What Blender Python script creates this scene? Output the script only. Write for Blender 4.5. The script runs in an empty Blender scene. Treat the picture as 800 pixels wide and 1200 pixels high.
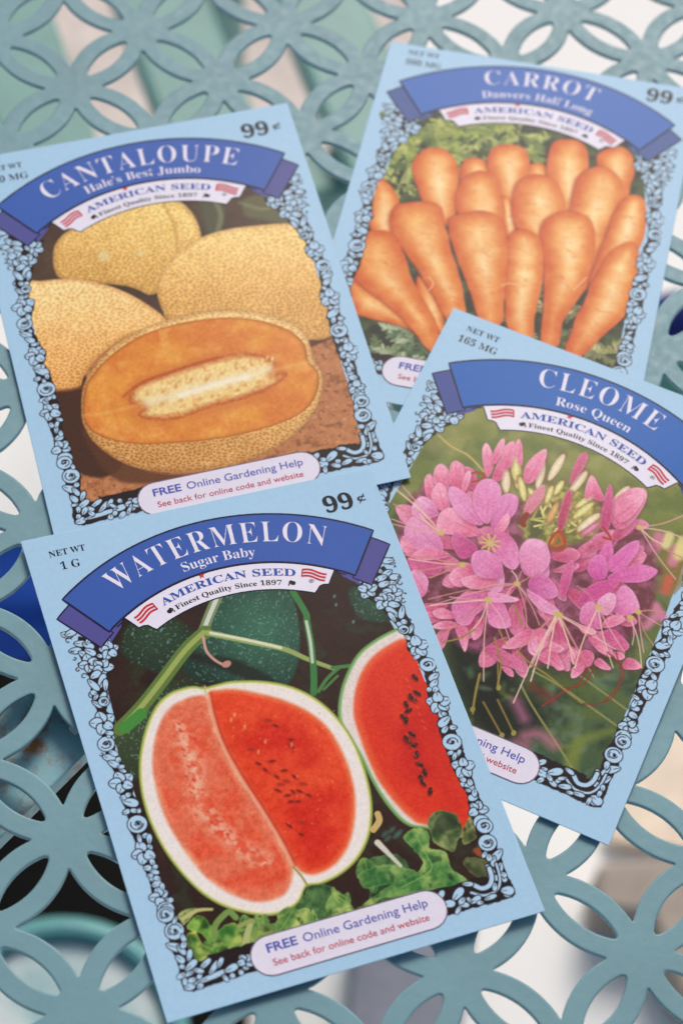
import bpy, math, random
import numpy as np
from mathutils import Vector, Matrix
from mathutils.geometry import delaunay_2d_cdt

S = bpy.context.scene
COL = S.collection
# ------------------------------------------------------------------ camera
CAM_H, F_PX, TILT, ROLL = 0.42415087, 2536.04, math.radians(31.859445), math.radians(7.603570)
_fw = np.array([0, math.sin(TILT), -math.cos(TILT)])
_r0 = np.array([1.0, 0, 0]); _u0 = np.cross(_r0, _fw)
_rt = math.cos(ROLL) * _r0 + math.sin(ROLL) * _u0
_up = -math.sin(ROLL) * _r0 + math.cos(ROLL) * _u0
cam = bpy.data.cameras.new('camera'); cam_o = bpy.data.objects.new('camera', cam); COL.objects.link(cam_o)
cam.sensor_fit = 'VERTICAL'; cam.sensor_height = 36.0; cam.sensor_width = 24.0
cam.lens = F_PX / 1200 * 36.0
cam.clip_start = 0.01; cam.clip_end = 60
cam_o.matrix_world = Matrix(((_rt[0], _up[0], -_fw[0], 0), (_rt[1], _up[1], -_fw[1], 0), (_rt[2], _up[2], -_fw[2], CAM_H), (0, 0, 0, 1)))
cam.dof.use_dof = True; cam.dof.focus_distance = 0.478; cam.dof.aperture_fstop = 13.0
S.camera = cam_o
# ------------------------------------------------------------------ light
SUN_EL, SUN_AZ = math.radians(46.5), math.radians(7)      # azimuth from +Y towards +X
world = bpy.data.worlds.new('World'); S.world = world; world.use_nodes = True
wn = world.node_tree.nodes; wl = world.node_tree.links
sky = wn.new('ShaderNodeTexSky'); sky.sky_type = 'NISHITA'; sky.sun_disc = False
sky.sun_elevation = SUN_EL; sky.sun_rotation = SUN_AZ
sky.air_density = 1.0; sky.dust_density = 5.0; sky.ozone_density = 1.0
wl.new(sky.outputs[0], wn['Background'].inputs[0]); wn['Background'].inputs[1].default_value = 0.10
sun = bpy.data.lights.new('sun', 'SUN'); sun.energy = 1.5; sun.angle = math.radians(22); sun.color = (1, 0.96, 0.9)
sun_o = bpy.data.objects.new('sun', sun); COL.objects.link(sun_o)
_sd = Vector((math.sin(SUN_AZ) * math.cos(SUN_EL), math.cos(SUN_AZ) * math.cos(SUN_EL), math.sin(SUN_EL)))
sun_o.rotation_euler = _sd.to_track_quat('Z', 'Y').to_euler(); sun_o.location = _sd * 3
S.view_settings.view_transform = 'Standard'; S.view_settings.look = 'None'
S.view_settings.exposure = 0.18; S.view_settings.gamma = 1.0
S.cycles.max_bounces = 8

# ------------------------------------------------------------------ helpers
def lin(c):
    c = np.asarray(c, float) / 255.0
    return np.where(c <= 0.04045, c / 12.92, ((c + 0.055) / 1.055) ** 2.4)
INK = np.array([1.10, 1.10, 1.08])          # paper and inks: seen colour -> reflectance
def hit(x, y, z=0.0):
    d = _fw * F_PX + _rt * (x - 400) - _up * (y - 600)
    return np.array([0, 0, CAM_H]) + d * ((z - CAM_H) / d[2])
def link(name, me, mat=None, parent=None):
    o = bpy.data.objects.new(name, me); COL.objects.link(o)
    if mat is not None and me is not None and not me.materials: me.materials.append(mat)
    if parent is not None: o.parent = parent
    return o
def mesh_from(name, v, f, mat=None, parent=None, smooth=False):
    me = bpy.data.meshes.new(name)
    me.from_pydata([tuple(map(float, p)) for p in v], [], [tuple(map(int, q)) for q in f]); me.update()
    if smooth: me.polygons.foreach_set('use_smooth', [True] * len(me.polygons))
    return link(name, me, mat, parent)
def tag(o, label=None, cat=None, group=None, kind=None):
    for k, v in (('label', label), ('category', cat), ('group', group), ('kind', kind)):
        if v: o[k] = v
    return o
def empty(name, loc, rz=0):
    o = bpy.data.objects.new(name, None); o.empty_display_size = 0.01; COL.objects.link(o)
    o.location = loc; o.rotation_euler = (0, 0, rz); return o
def nmat(name, color=(.5, .5, .5), rough=0.5, spec=0.5, metallic=0.0):
    m = bpy.data.materials.new(name); m.use_nodes = True
    b = m.node_tree.nodes['Principled BSDF']
    b.inputs['Base Color'].default_value = (*[float(x) for x in color], 1)
    b.inputs['Roughness'].default_value = rough; b.inputs['Specular IOR Level'].default_value = spec
    b.inputs['Metallic'].default_value = metallic
    return m, m.node_tree.nodes, m.node_tree.links, b
def noise_node(n, l, scale, detail=4, rough=.55):
    tc = n.new('ShaderNodeTexCoord'); t = n.new('ShaderNodeTexNoise')
    t.inputs['Scale'].default_value = scale; t.inputs['Detail'].default_value = detail; t.inputs['Roughness'].default_value = rough
    l.new(tc.outputs['Object'], t.inputs['Vector']); return t
def ramp(n, l, src, stops):
    r = n.new('ShaderNodeValToRGB'); e = r.color_ramp.elements
    while len(e) < len(stops): e.new(0.5)
    for i, (p, c) in enumerate(stops):
        e[i].position = p; e[i].color = (*[float(x) for x in c], 1)
    l.new(src, r.inputs[0]); return r
def add_bump(n, l, b, src, strength, dist):
    bp = n.new('ShaderNodeBump'); bp.inputs['Strength'].default_value = strength; bp.inputs['Distance'].default_value = dist
    l.new(src, bp.inputs['Height']); l.new(bp.outputs[0], b.inputs['Normal']); return bp

def paint_mat(name, rgb, rough=.42, speck=True, rust=False):
    m, n, l, b = nmat(name, rgb, rough, 0.25)
    t1 = noise_node(n, l, 38, 5); c = np.array(rgb)
    r1 = ramp(n, l, t1.outputs['Fac'], [(.3, c * .9), (.7, c * 1.08)])
    out = r1.outputs[0]
    if speck:
        t2 = noise_node(n, l, 1500, 2)
        r2 = ramp(n, l, t2.outputs['Fac'], [(.66, (0, 0, 0)), (.74, (1, 1, 1))])
        mx = n.new('ShaderNodeMixRGB'); mx.blend_type = 'MIX'; mx.inputs[2].default_value = (*[float(x) for x in c * .6], 1)
        mu = n.new('ShaderNodeMath'); mu.operation = 'MULTIPLY'; mu.inputs[1].default_value = .5
        l.new(r2.outputs[0], mu.inputs[0]); l.new(mu.outputs[0], mx.inputs[0]); l.new(out, mx.inputs[1]); out = mx.outputs[0]
        t3 = noise_node(n, l, 420, 3)
        add_bump(n, l, b, t3.outputs['Fac'], .12, .0006)
        r3 = ramp(n, l, t3.outputs['Fac'], [(.3, (rough - .08,) * 3), (.7, (rough + .1,) * 3)])
        l.new(r3.outputs[0], b.inputs['Roughness'])
    if rust:
        t4 = noise_node(n, l, 130, 6, .65)
        r4 = ramp(n, l, t4.outputs['Fac'], [(.46, (0, 0, 0)), (.60, (1, 1, 1))])
        mx = n.new('ShaderNodeMixRGB'); mx.inputs[2].default_value = (.26, .12, .05, 1)
        l.new(r4.outputs[0], mx.inputs[0]); l.new(out, mx.inputs[1]); out = mx.outputs[0]
    l.new(out, b.inputs['Base Color'])
    return m

def prism(poly, z0, z1, name, mat, parent=None, bevel=0.0):
    """polygon (x,y) extruded from z0 to z1"""
    n = len(poly)
    v = [(x, y, z1) for x, y in poly] + [(x, y, z0) for x, y in poly]
    f = [list(range(n)), list(range(2 * n - 1, n - 1, -1))] + [[i, i + n, (i + 1) % n + n, (i + 1) % n] for i in range(n)]
    o = mesh_from(name, v, f, mat, parent)
    if bevel:
        md = o.modifiers.new('b', 'BEVEL'); md.width = bevel; md.segments = 3; md.limit_method = 'ANGLE'
    return o
def tube(pts, r, name, mat, parent=None, seg=14):
    pts = [np.array(p, float) for p in pts]; v = []; f = []
    for i, p in enumerate(pts):
        d = pts[min(i + 1, len(pts) - 1)] - pts[max(i - 1, 0)]; d /= np.linalg.norm(d)
        a = np.cross(d, [0, 0, 1] if abs(d[2]) < .9 else [1, 0, 0]); a /= np.linalg.norm(a); b = np.cross(d, a)
        for k in range(seg):
            t = 2 * math.pi * k / seg; v.append(p + r * (math.cos(t) * a + math.sin(t) * b))
    for i in range(len(pts) - 1):
        for k in range(seg):
            f.append([i * seg + k, i * seg + (k + 1) % seg, (i + 1) * seg + (k + 1) % seg, (i + 1) * seg + k])
    f.append(list(range(seg))[::-1]); f.append([(len(pts) - 1) * seg + k for k in range(seg)])
    return mesh_from(name, v, f, mat, parent, True)

# ------------------------------------------------------------------ setting: patio floor
FLOOR_Z = -0.70
m, n, l, b = nmat('pale_concrete', (.75, .74, .71), .8, .2)
t = noise_node(n, l, 3.0, 6); r = ramp(n, l, t.outputs['Fac'], [(.3, (.88, .86, .83)), (.7, (.93, .92, .90))]); l.new(r.outputs[0], b.inputs['Base Color'])
fl = mesh_from('patio_floor', [(-6, -6, FLOOR_Z), (6, -6, FLOOR_Z), (6, 6, FLOOR_Z), (-6, 6, FLOOR_Z)], [(0, 1, 2, 3)], m)
tag(fl, kind='structure')

# ------------------------------------------------------------------ table: cut-out lattice of overlapping rings
TEAL = np.array([.152, .292, .330])
table_mat = paint_mat('teal_powder_coat', TEAL)
PITCH = 0.02696; ANG = math.radians(59.43)
E1 = np.array([math.cos(ANG), math.sin(ANG)]) * PITCH; E2 = np.array([-math.sin(ANG), math.cos(ANG)]) * PITCH
O = np.array([0.0498978, 0.1800441])
R_IN, R_OUT = 0.01585, 0.02030
TH = 0.0010
table = empty('patio_table', (O[0], O[1], 0), ANG)
tag(table, 'teal painted metal patio table with a cut-out lattice of overlapping rings, under the seed packets', 'table')
def lattice():
    """holes in table-local coordinates, nodes at integer multiples of PITCH"""
    s = PITCH; NI0, NI1, NJ0, NJ1 = -7, 15, -9, 16
    hl = math.sqrt(R_IN ** 2 - (s / 2) ** 2); a = math.asin(hl / R_IN); N = 15
    lens = []
    for k in range(N):                                   # lens along local x centred at 0, cut by two circles
        t = -a + 2 * a * k / N; lens.append((R_IN * math.sin(t), R_IN * math.cos(t) - s / 2))
    lens += [(-x, -y) for x, y in lens]
    def soften(p, rad):                                  # round the two sharp tips
        p = np.array(p); q = []
        for i in range(len(p)):
            if i in (0, len(p) // 2):
                A, Bp, Cc = p[i - 1], p[i], p[(i + 1) % len(p)]
                for w in (0, .5, 1):
                    q.append((1 - w) ** 2 * A + 2 * w * (1 - w) * (Bp * .75 + (A + Cc) * .125) + w ** 2 * Cc)
            elif (i + 1) % len(p) in (0, len(p) // 2) or (i - 1) in (0, len(p) // 2): continue
            else: q.append(p[i])
        return [tuple(x) for x in q]
    lens = soften(lens, 0)
    tt = (math.sqrt(2) * s - math.sqrt(4 * R_OUT ** 2 - 2 * s * s)) / 2 / math.sqrt(2)   # diamond corner (tt,tt)
    dia = []
    for q in range(4):
        c, sn = [(1, 0), (0, 1), (-1, 0), (0, -1)][q]
        # arc of the neighbour circle on the +x side, from (tt,-tt) to (tt,tt)
        aa = math.atan2(tt, s - tt)
        for k in range(N):
            u_ = -1 + 2 * (k + .35) / (N - .3); t = u_ * aa
            x, y = s - R_OUT * math.cos(t), R_OUT * math.sin(t)
            dia.append((c * x - sn * y, sn * x + c * y))
    V = []; Ed = []
    def loop(p):
        i0 = len(V); V.extend(Vector((float(x), float(y))) for x, y in p)
        Ed.extend((i0 + k, i0 + (k + 1) % len(p)) for k in range(len(p)))
    m_ = s * .5
    loop([(NI0 * s - m_, NJ0 * s - m_), (NI1 * s + m_, NJ0 * s - m_), (NI1 * s + m_, NJ1 * s + m_), (NI0 * s - m_, NJ1 * s + m_)])
    for i in range(NI0, NI1 + 1):
        for j in range(NJ0, NJ1 + 1):
            if i < NI1: loop([(i * s + s / 2 + x, j * s + y) for x, y in lens])
            if j < NJ1: loop([(i * s + y, j * s + s / 2 + x) for x, y in lens])
            if i < NI1 and j < NJ1: loop([(i * s + s / 2 + x, j * s + s / 2 + y) for x, y in dia])
    vo, eo, fo, _, _, _ = delaunay_2d_cdt(V, Ed, [], 0, 1e-7)
    P = np.array([(v.x, v.y) for v in vo]); T = np.array([list(f) for f in fo])
    c = P[T].mean(1) / s
    g = c - np.floor(c) - 0                               # inside cell [0,1]
    solid = np.ones(len(T), bool)
    # point in hole test against analytic shapes
    def in_lens(x, y): return (np.hypot(x, y - s / 2) < R_IN + 2e-6) & (np.hypot(x, y + s / 2) < R_IN + 2e-6) & (np.abs(x) < hl)
    def in_dia(x, y):
        ok = (np.abs(x) < tt * 1.02) & (np.abs(y) < tt * 1.02)
        for cx, cy in ((s, 0), (-s, 0), (0, s), (0, -s)): ok &= np.hypot(x - cx, y - cy) > R_OUT - 2e-6
        return ok
    x, y = g[:, 0] * s, g[:, 1] * s
    for oy in (0, s): solid &= ~in_lens(x - s / 2, y - oy)
    for ox in (0, s): solid &= ~in_lens(y - s / 2, x - ox)
    solid &= ~in_dia(x - s / 2, y - s / 2)
    ctr = P[T].mean(1)
    edge = (ctr[:, 0] < NI0 * s) | (ctr[:, 0] > NI1 * s) | (ctr[:, 1] < NJ0 * s) | (ctr[:, 1] > NJ1 * s)
    solid |= edge & ~(in_lens(x - s / 2, y) | in_lens(x - s / 2, y - s) | in_lens(y - s / 2, x) | in_lens(y - s / 2, x - s))
    T = T[solid]
    # orient up
    A, B_, C_ = P[T[:, 0]], P[T[:, 1]], P[T[:, 2]]
    ar = (B_[:, 0] - A[:, 0]) * (C_[:, 1] - A[:, 1]) - (B_[:, 1] - A[:, 1]) * (C_[:, 0] - A[:, 0])
    T[ar < 0] = T[ar < 0][:, ::-1]
    T = T[np.abs(ar) > 1e-13]
    return P, T
def thick_sheet(name, P, T, z_top, th, bev, mat, parent):
    """flat triangulated sheet -> plate with rounded rim"""
    from collections import Counter
    n = len(P); he = {}
    for a, b_, c in T:
        for e in ((a, b_), (b_, c), (c, a)): he[e] = 1
    bd = [e for e in he if (e[1], e[0]) not in he]
    # inward normal per boundary vertex
    nv = np.zeros((n, 2))
    for a, b_ in bd:
        d = P[b_] - P[a]; L = np.hypot(*d)
        if L < 1e-9: continue
        nn = np.array([-d[1], d[0]]) / L; nv[a] += nn; nv[b_] += nn
    L = np.hypot(nv[:, 0], nv[:, 1]); isb = L > 1e-6
    nv[isb] /= L[isb][:, None]
    rings = []; top = P.copy(); top[isb] = P[isb] + nv[isb] * bev
    V = [np.c_[top, np.full(n, z_top)]]
    idx = np.where(isb)[0]; mp = -np.ones(n, int); mp[idx] = np.arange(len(idx))
    prof = [(.3, -.06), (.06, -.3), (0, -1.0)]
    off = n; ids = [None]
    for w, dz in prof:
        V.append(np.c_[P[idx] + nv[idx] * bev * w, np.full(len(idx), z_top + dz * bev)]); ids.append(off); off += len(idx)
    V.append(np.c_[P[idx], np.full(len(idx), z_top - th)]); ids.append(off); off += len(idx)
    V.append(np.c_[P, np.full(n, z_top - th)]); bo = off
    F = [tuple(t_) for t_ in T] + [(t_[0] + bo, t_[2] + bo, t_[1] + bo) for t_ in T]
    for a, b_ in bd:
        for k in range(len(ids) - 1):
            a0 = a if k == 0 else ids[k] + mp[a]; b0 = b_ if k == 0 else ids[k] + mp[b_]
            F.append((b0, a0, ids[k + 1] + mp[a], ids[k + 1] + mp[b_]))
    o = mesh_from(name, np.vstack(V), F, mat, parent)
    me = o.data; sm = np.zeros(len(me.polygons), bool); sm[2 * len(T):] = True
    me.polygons.foreach_set('use_smooth', sm)
    return o
P_, T_ = lattice()
# the pressed sheet is very slightly out of square
_c, _s = math.cos(-ANG), math.sin(-ANG); _R = np.array([[_c, -_s], [_s, _c]])
_G1 = _R @ np.array([.0136926, .0229104]); _G2 = _R @ np.array([-.0235238, .0137283])
P_ = (P_ / PITCH) @ np.array([_G1, _G2])
thick_sheet('tabletop', P_, T_, 0.0, TH, 0.00045, table_mat, table)

# ------------------------------------------------------------------ seed packets: geometry of the paper
PW, PH = 82.6, 116.0                                   # packet size, mm
CORNERS = {   # traced corner, height of the paper's top face (mm): top left, top right, bottom right, bottom left
    'wm': [(24.7, 634.5, 2.0), (433, 548, 4.6), (638, 1067.5, 2.2), (196.2, 1199, 1.6)],
    'ca': [(-41.5, 188.4, 1.4), (336.5, 120.5, 2.6), (481.3, 559.5, 3.4), (68.5, 648.5, 1.2)],
    'cr': [(458, 48.8, .9), (819.5, 106, .9), (739, 523.5, .9), (340.7, 451, .9)],
    'cl': [(531.2, 360.8, 2.4), (910.6, 506, 2.4), (712.6, 990.6, 1.2), (298, 813.5, 1.2)]}
def homog(src, dst):
    A = []; B = []
    for (x, y), (X, Y) in zip(src, dst):
        A += [[x, y, 1, 0, 0, 0, -X * x, -X * y], [0, 0, 0, x, y, 1, -Y * x, -Y * y]]; B += [X, Y]
    return np.append(np.linalg.solve(np.array(A, float), np.array(B, float)), 1).reshape(3, 3)
TRACE = {k: homog([c[:2] for c in v], [(0, PH), (PW, PH), (PW, 0), (0, 0)]) for k, v in CORNERS.items()}
def tr(pk, ox, oy, s, pts):
    """points traced on the photograph's print -> millimetres on the packet's face"""
    p = np.array(pts, float) / s + [ox, oy]
    v = np.c_[p, np.ones(len(p))] @ TRACE[pk].T
    return v[:, :2] / v[:, 2:]

class Packet:
    def __init__(self, pk, name, label):
        self.k = pk
        q = [hit(x, y, z / 1000) for x, y, z in CORNERS[pk]]
        self.q = q
        ctr = sum(q) / 4; e = (q[1] - q[0]) + (q[2] - q[3])
        self.rz = math.atan2(e[1], e[0]); self.ctr = np.array([ctr[0], ctr[1], 0.0])
        self.root = empty(name, self.ctr, self.rz)
        tag(self.root, label, 'seed packet', 'seed packets on the table')
        c, s_ = math.cos(-self.rz), math.sin(-self.rz)
        self.R = np.array([[c, -s_, 0], [s_, c, 0], [0, 0, 1]])
        self.ph = sum(ord(ch) for ch in pk)
    def place(self, xy, lift=0.0):
        """mm on the face (x right, y up) + lift in mm -> root-local metres"""
        xy = np.asarray(xy, float); u = (xy[:, 0] / PW)[:, None]; v = (xy[:, 1] / PH)[:, None]
        tl, trr, br, bl = self.q
        w = (1 - u) * v * tl + u * v * trr + u * (1 - v) * br + (1 - u) * (1 - v) * bl
        U, V = u[:, 0], v[:, 0]
        uc, vc = np.clip(U, 0, 1), np.clip(V, 0, 1)
        h = 0.9 * np.sin(math.pi * uc) ** 1.5 * np.sin(math.pi * vc) ** 1.3
        h += 0.10 * np.sin(5.1 * U + 2.3 * V + self.ph) * np.sin(math.pi * vc) + 0.07 * np.sin(3.3 * V * 2 - 4 * U + self.ph * 1.7) * np.sin(math.pi * uc)
        w = w.copy(); w[:, 2] += (h + np.asarray(lift)) / 1000
        return (w - self.ctr) @ self.R.T
def seg_dist(px, py, poly, closed=True):
    d = np.full(px.shape, 1e9); n = len(poly)
    for i in range(n if closed else n - 1):
        ax, ay = poly[i]; bx, by = poly[(i + 1) % n]
        dx, dy = bx - ax, by - ay; L = dx * dx + dy * dy + 1e-12
        t = np.clip(((px - ax) * dx + (py - ay) * dy) / L, 0, 1)
        d = np.minimum(d, (px - ax - t * dx) ** 2 + (py - ay - t * dy) ** 2)
    return np.sqrt(d)
def inside(px, py, poly):
    r = np.zeros(px.shape, bool); n = len(poly); j = n - 1
    for i in range(n):
        xi, yi = poly[i]; xj, yj = poly[j]
        if yi != yj:
            r ^= ((yi > py) != (yj > py)) & (px < (xj - xi) * (py - yi) / (yj - yi) + xi)
        j = i
    return r
def spline(p, closed=True, k=5):
    p = np.asarray(p, float); n = len(p); out = []
    for i in range(n if closed else n - 1):
        if closed: a, b_, c, d = p[i - 1], p[i], p[(i + 1) % n], p[(i + 2) % n]
        else: a, b_, c, d = p[max(i - 1, 0)], p[i], p[i + 1], p[min(i + 2, n - 1)]
        for t in np.arange(k) / k:
            out.append(.5 * (2 * b_ + (c - a) * t + (2 * a - 5 * b_ + 4 * c - d) * t * t + (3 * b_ - a - 3 * c + d) * t ** 3))
    if not closed: out.append(p[-1])
    return np.array(out)
def resample(p, step):
    out = []
    n = len(p)
    for i in range(n):
        a = np.asarray(p[i], float); b_ = np.asarray(p[(i + 1) % n], float)
        m_ = max(1, int(np.hypot(*(b_ - a)) / step))
        out += [a + (b_ - a) * t / m_ for t in range(m_)]
    return np.array(out)
def fill_mesh(poly, step=3.0):
    poly = resample(poly, step); n = len(poly)
    x0, y0 = poly.min(0); x1, y1 = poly.max(0)
    gx, gy = np.meshgrid(np.arange(x0 + step / 2, x1, step), np.arange(y0 + step / 2, y1, step))
    gx = gx.ravel(); gy = gy.ravel()
    ok = inside(gx, gy, poly) & (seg_dist(gx, gy, poly) > step * .4)
    pts = np.vstack([poly, np.c_[gx[ok], gy[ok]]])
    vo, _, fo, _, _, _ = delaunay_2d_cdt([Vector(p) for p in pts.tolist()], [(i, (i + 1) % n) for i in range(n)], [], 0, 1e-6)
    P = np.array([(v.x, v.y) for v in vo]); T = np.array([list(f) for f in fo]); c = P[T].mean(1)
    T = T[inside(c[:, 0], c[:, 1], poly)]
    A, B_, C_ = P[T[:, 0]], P[T[:, 1]], P[T[:, 2]]
    ar = (B_[:, 0] - A[:, 0]) * (C_[:, 1] - A[:, 1]) - (B_[:, 1] - A[:, 1]) * (C_[:, 0] - A[:, 0])
    T[ar < 0] = T[ar < 0][:, ::-1]
    return P, T[np.abs(ar) > 2e-3]
def strip_mesh(path, w, closed=False):
    p = np.asarray(path, float); n = len(p)
    if closed: d = np.roll(p, -1, 0) - np.roll(p, 1, 0)
    else: d = np.gradient(p, axis=0)
    d /= np.hypot(d[:, 0], d[:, 1])[:, None] + 1e-12
    nn = np.c_[-d[:, 1], d[:, 0]] * (w / 2)
    P = np.vstack([p + nn, p - nn])
    F = [(i, n + i, n + (i + 1) % n, (i + 1) % n) for i in range(n if closed else n - 1)]
    return P, F

# ------------------------------------------------------------------ lettering
SERIF = {}
for i in range(26):
    SERIF[chr(65 + i)] = chr(0x1D400 + i); SERIF[chr(97 + i)] = chr(0x1D41A + i)
for i in range(10): SERIF[str(i)] = chr(0x1D7CE + i)
def text_mesh(body, serif=True, weight=0.0, spacing=1.0):
    cu = bpy.data.curves.new('t', 'FONT'); cu.body = ''.join(SERIF.get(ch, ch) for ch in body) if serif else body
    cu.resolution_u = 4; cu.offset = weight; cu.space_character = spacing
    o = bpy.data.objects.new('t', cu); COL.objects.link(o)
    dg = bpy.context.evaluated_depsgraph_get(); dg.update()
    me = bpy.data.meshes.new_from_object(o.evaluated_get(dg))
    v = np.empty(len(me.vertices) * 3); me.vertices.foreach_get('co', v); v = v.reshape(-1, 3)[:, :2].copy()
    f = [tuple(p.vertices) for p in me.polygons]
    bpy.data.objects.remove(o); bpy.data.curves.remove(cu); bpy.data.meshes.remove(me)
    return v, f
CAPH = {}
def caph(serif):
    if serif not in CAPH:
        v, _ = text_mesh('H', serif); CAPH[serif] = v[:, 1].max()
    return CAPH[serif]
def text_line(body, x0, x1, y, cap, serif=True, weight=0.0, slope=0.0):
    v, f = text_mesh(body, serif, weight)
    a, b_ = v[:, 0].min(), v[:, 0].max()
    X = x0 + (v[:, 0] - a) / (b_ - a) * (x1 - x0); Y = y + v[:, 1] / caph(serif) * cap + slope * (X - x0)
    return np.c_[X, Y], f
AX, AY = 41.5, 49.8                                     # centre of the banner's arcs, mm
def arc(r, deg):
    a = np.radians(deg); return np.c_[AX + r * np.sin(a), AY + r * np.cos(a)]
def text_arc(body, a0, a1, r, cap, serif=True, weight=0.0, spacing=1.0):
    v, f = text_mesh(body, serif, weight, spacing)
    a, b_ = v[:, 0].min(), v[:, 0].max()
    th = np.radians(a0 + (v[:, 0] - a) / (b_ - a) * (a1 - a0)); R = r + v[:, 1] / caph(serif) * cap
    return np.c_[AX + R * np.sin(th), AY + R * np.cos(th)], f

# ------------------------------------------------------------------ printed colour: one grid of coloured points per packet
STEP = 0.155
GX0, GX1, GY0, GY1 = 2.4, 80.2, 3.4, 101.0
_gx = np.arange(GX0, GX1, STEP); _gy = np.arange(GY0, GY1, STEP)
PAPER = np.array([170, 207, 231.0])
_rng = np.random.default_rng(7)
_lat = _rng.random((8, 256, 256))
def vnoise(x, y, cell, seed=0):
    x = x / cell + 17.3 * seed; y = y / cell + 9.1 * seed
    xi = np.floor(x).astype(int); yi = np.floor(y).astype(int); fx = x - xi; fy = y - yi
    fx = fx * fx * (3 - 2 * fx); fy = fy * fy * (3 - 2 * fy); L = _lat[seed % 8]
    g = lambda a, c: L[a & 255, c & 255]
    return (g(xi, yi) * (1 - fx) + g(xi + 1, yi) * fx) * (1 - fy) + (g(xi, yi + 1) * (1 - fx) + g(xi + 1, yi + 1) * fx) * fy
def fbm(x, y, cell, seed=0, oct=3):
    s_ = 0; a = 1; t = 0
    for o in range(oct):
        s_ = s_ + a * vnoise(x, y, cell / 2 ** o, seed + o); t += a; a *= .55
    return s_ / t
def worley(x, y, cell, seed=0):
    x = x / cell; y = y / cell; xi = np.floor(x).astype(int); yi = np.floor(y).astype(int)
    d1 = np.full(x.shape, 9.0); d2 = np.full(x.shape, 9.0); L = _lat[seed % 8]; M = _lat[(seed + 1) % 8]
    for i in (-1, 0, 1):
        for j in (-1, 0, 1):
            cx = xi + i + L[(xi + i) & 255, (yi + j) & 255]; cy = yi + j + M[(xi + i) & 255, (yi + j) & 255]
            d = np.hypot(cx - x, cy - y); m_ = d < d1
            d2 = np.where(m_, d1, np.minimum(d2, d)); d1 = np.where(m_, d, d1)
    return d1, d2
def mix(a, b_, t):
    t = np.clip(np.asarray(t), 0, 1)[..., None]; return np.asarray(a, float) * (1 - t) + np.asarray(b_, float) * t
class Art:
    def __init__(self):
        self.X, self.Y = np.meshgrid(_gx, _gy); self.c = np.broadcast_to(PAPER, self.X.shape + (3,)).copy()
        self.id = np.zeros(self.X.shape, np.int16); self.names = {}
    def part(self, name, label=None):
        i = len(self.names) + 1; self.names[i] = (name, label); return i
    def win(self, pts, pad):
        p = np.asarray(pts); x0, y0 = p.min(0) - pad; x1, y1 = p.max(0) + pad
        i0, i1 = np.searchsorted(_gx, [x0, x1]); j0, j1 = np.searchsorted(_gy, [y0, y1])
        return (slice(j0, j1), slice(i0, i1))
    def put(self, w, a, col, pid):
        a = np.clip(a, 0, 1); col = np.asarray(col, float)
        self.c[w] = self.c[w] * (1 - a[..., None]) + col * a[..., None]
        if pid is not None: self.id[w] = np.where(a > .5, pid, self.id[w])
    def poly(self, pts, col, pid=None, soft=.1, sm=True, k=5, jag=0.0, jagc=.8, alpha=1.0):
        """col: colour or function(x, y, depth) -> colours"""
        p = spline(pts, True, k) if sm else np.asarray(pts)
        w = self.win(p, soft + jag + .3); x, y = self.X[w], self.Y[w]
        if x.size == 0: return
        d = seg_dist(x, y, p) * np.where(inside(x, y, p), 1, -1)
        if jag: d = d + jag * (fbm(x, y, jagc, 3) - .5) * 2
        a = np.clip(d / (2 * soft) + .5, 0, 1) * alpha
        self.put(w, a, col(x, y, np.maximum(d, 0)) if callable(col) else col, pid)
    def stroke(self, pts, wd, col, pid=None, soft=.09, sm=True, taper=None, alpha=1.0):
        p = spline(pts, False, 5) if sm and len(pts) > 2 else np.asarray(pts, float)
        w = self.win(p, wd + .3); x, y = self.X[w], self.Y[w]
        if x.size == 0: return
        if taper is None: d = wd / 2 - seg_dist(x, y, p, False)
        else:
            d = np.full(x.shape, -9.0); n = len(p)
            for i in range(n - 1):
                t0 = i / (n - 1); ww = wd + (taper - wd) * t0
                d = np.maximum(d, ww / 2 - seg_dist(x, y, p[i:i + 2], False))
        a = np.clip(d / (2 * soft) + .5, 0, 1) * alpha
        self.put(w, a, col(x, y, d) if callable(col) else col, pid)
    def ell(self, cx, cy, rx, ry, ang, col, pid=None, soft=.1, alpha=1.0):
        t = np.linspace(0, 2 * math.pi, 18, endpoint=False); c, s_ = math.cos(ang), math.sin(ang)
        self.poly(np.c_[cx + rx * np.cos(t) * c - ry * np.sin(t) * s_, cy + rx * np.cos(t) * s_ + ry * np.sin(t) * c], col, pid, soft, False, alpha=alpha)

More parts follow.
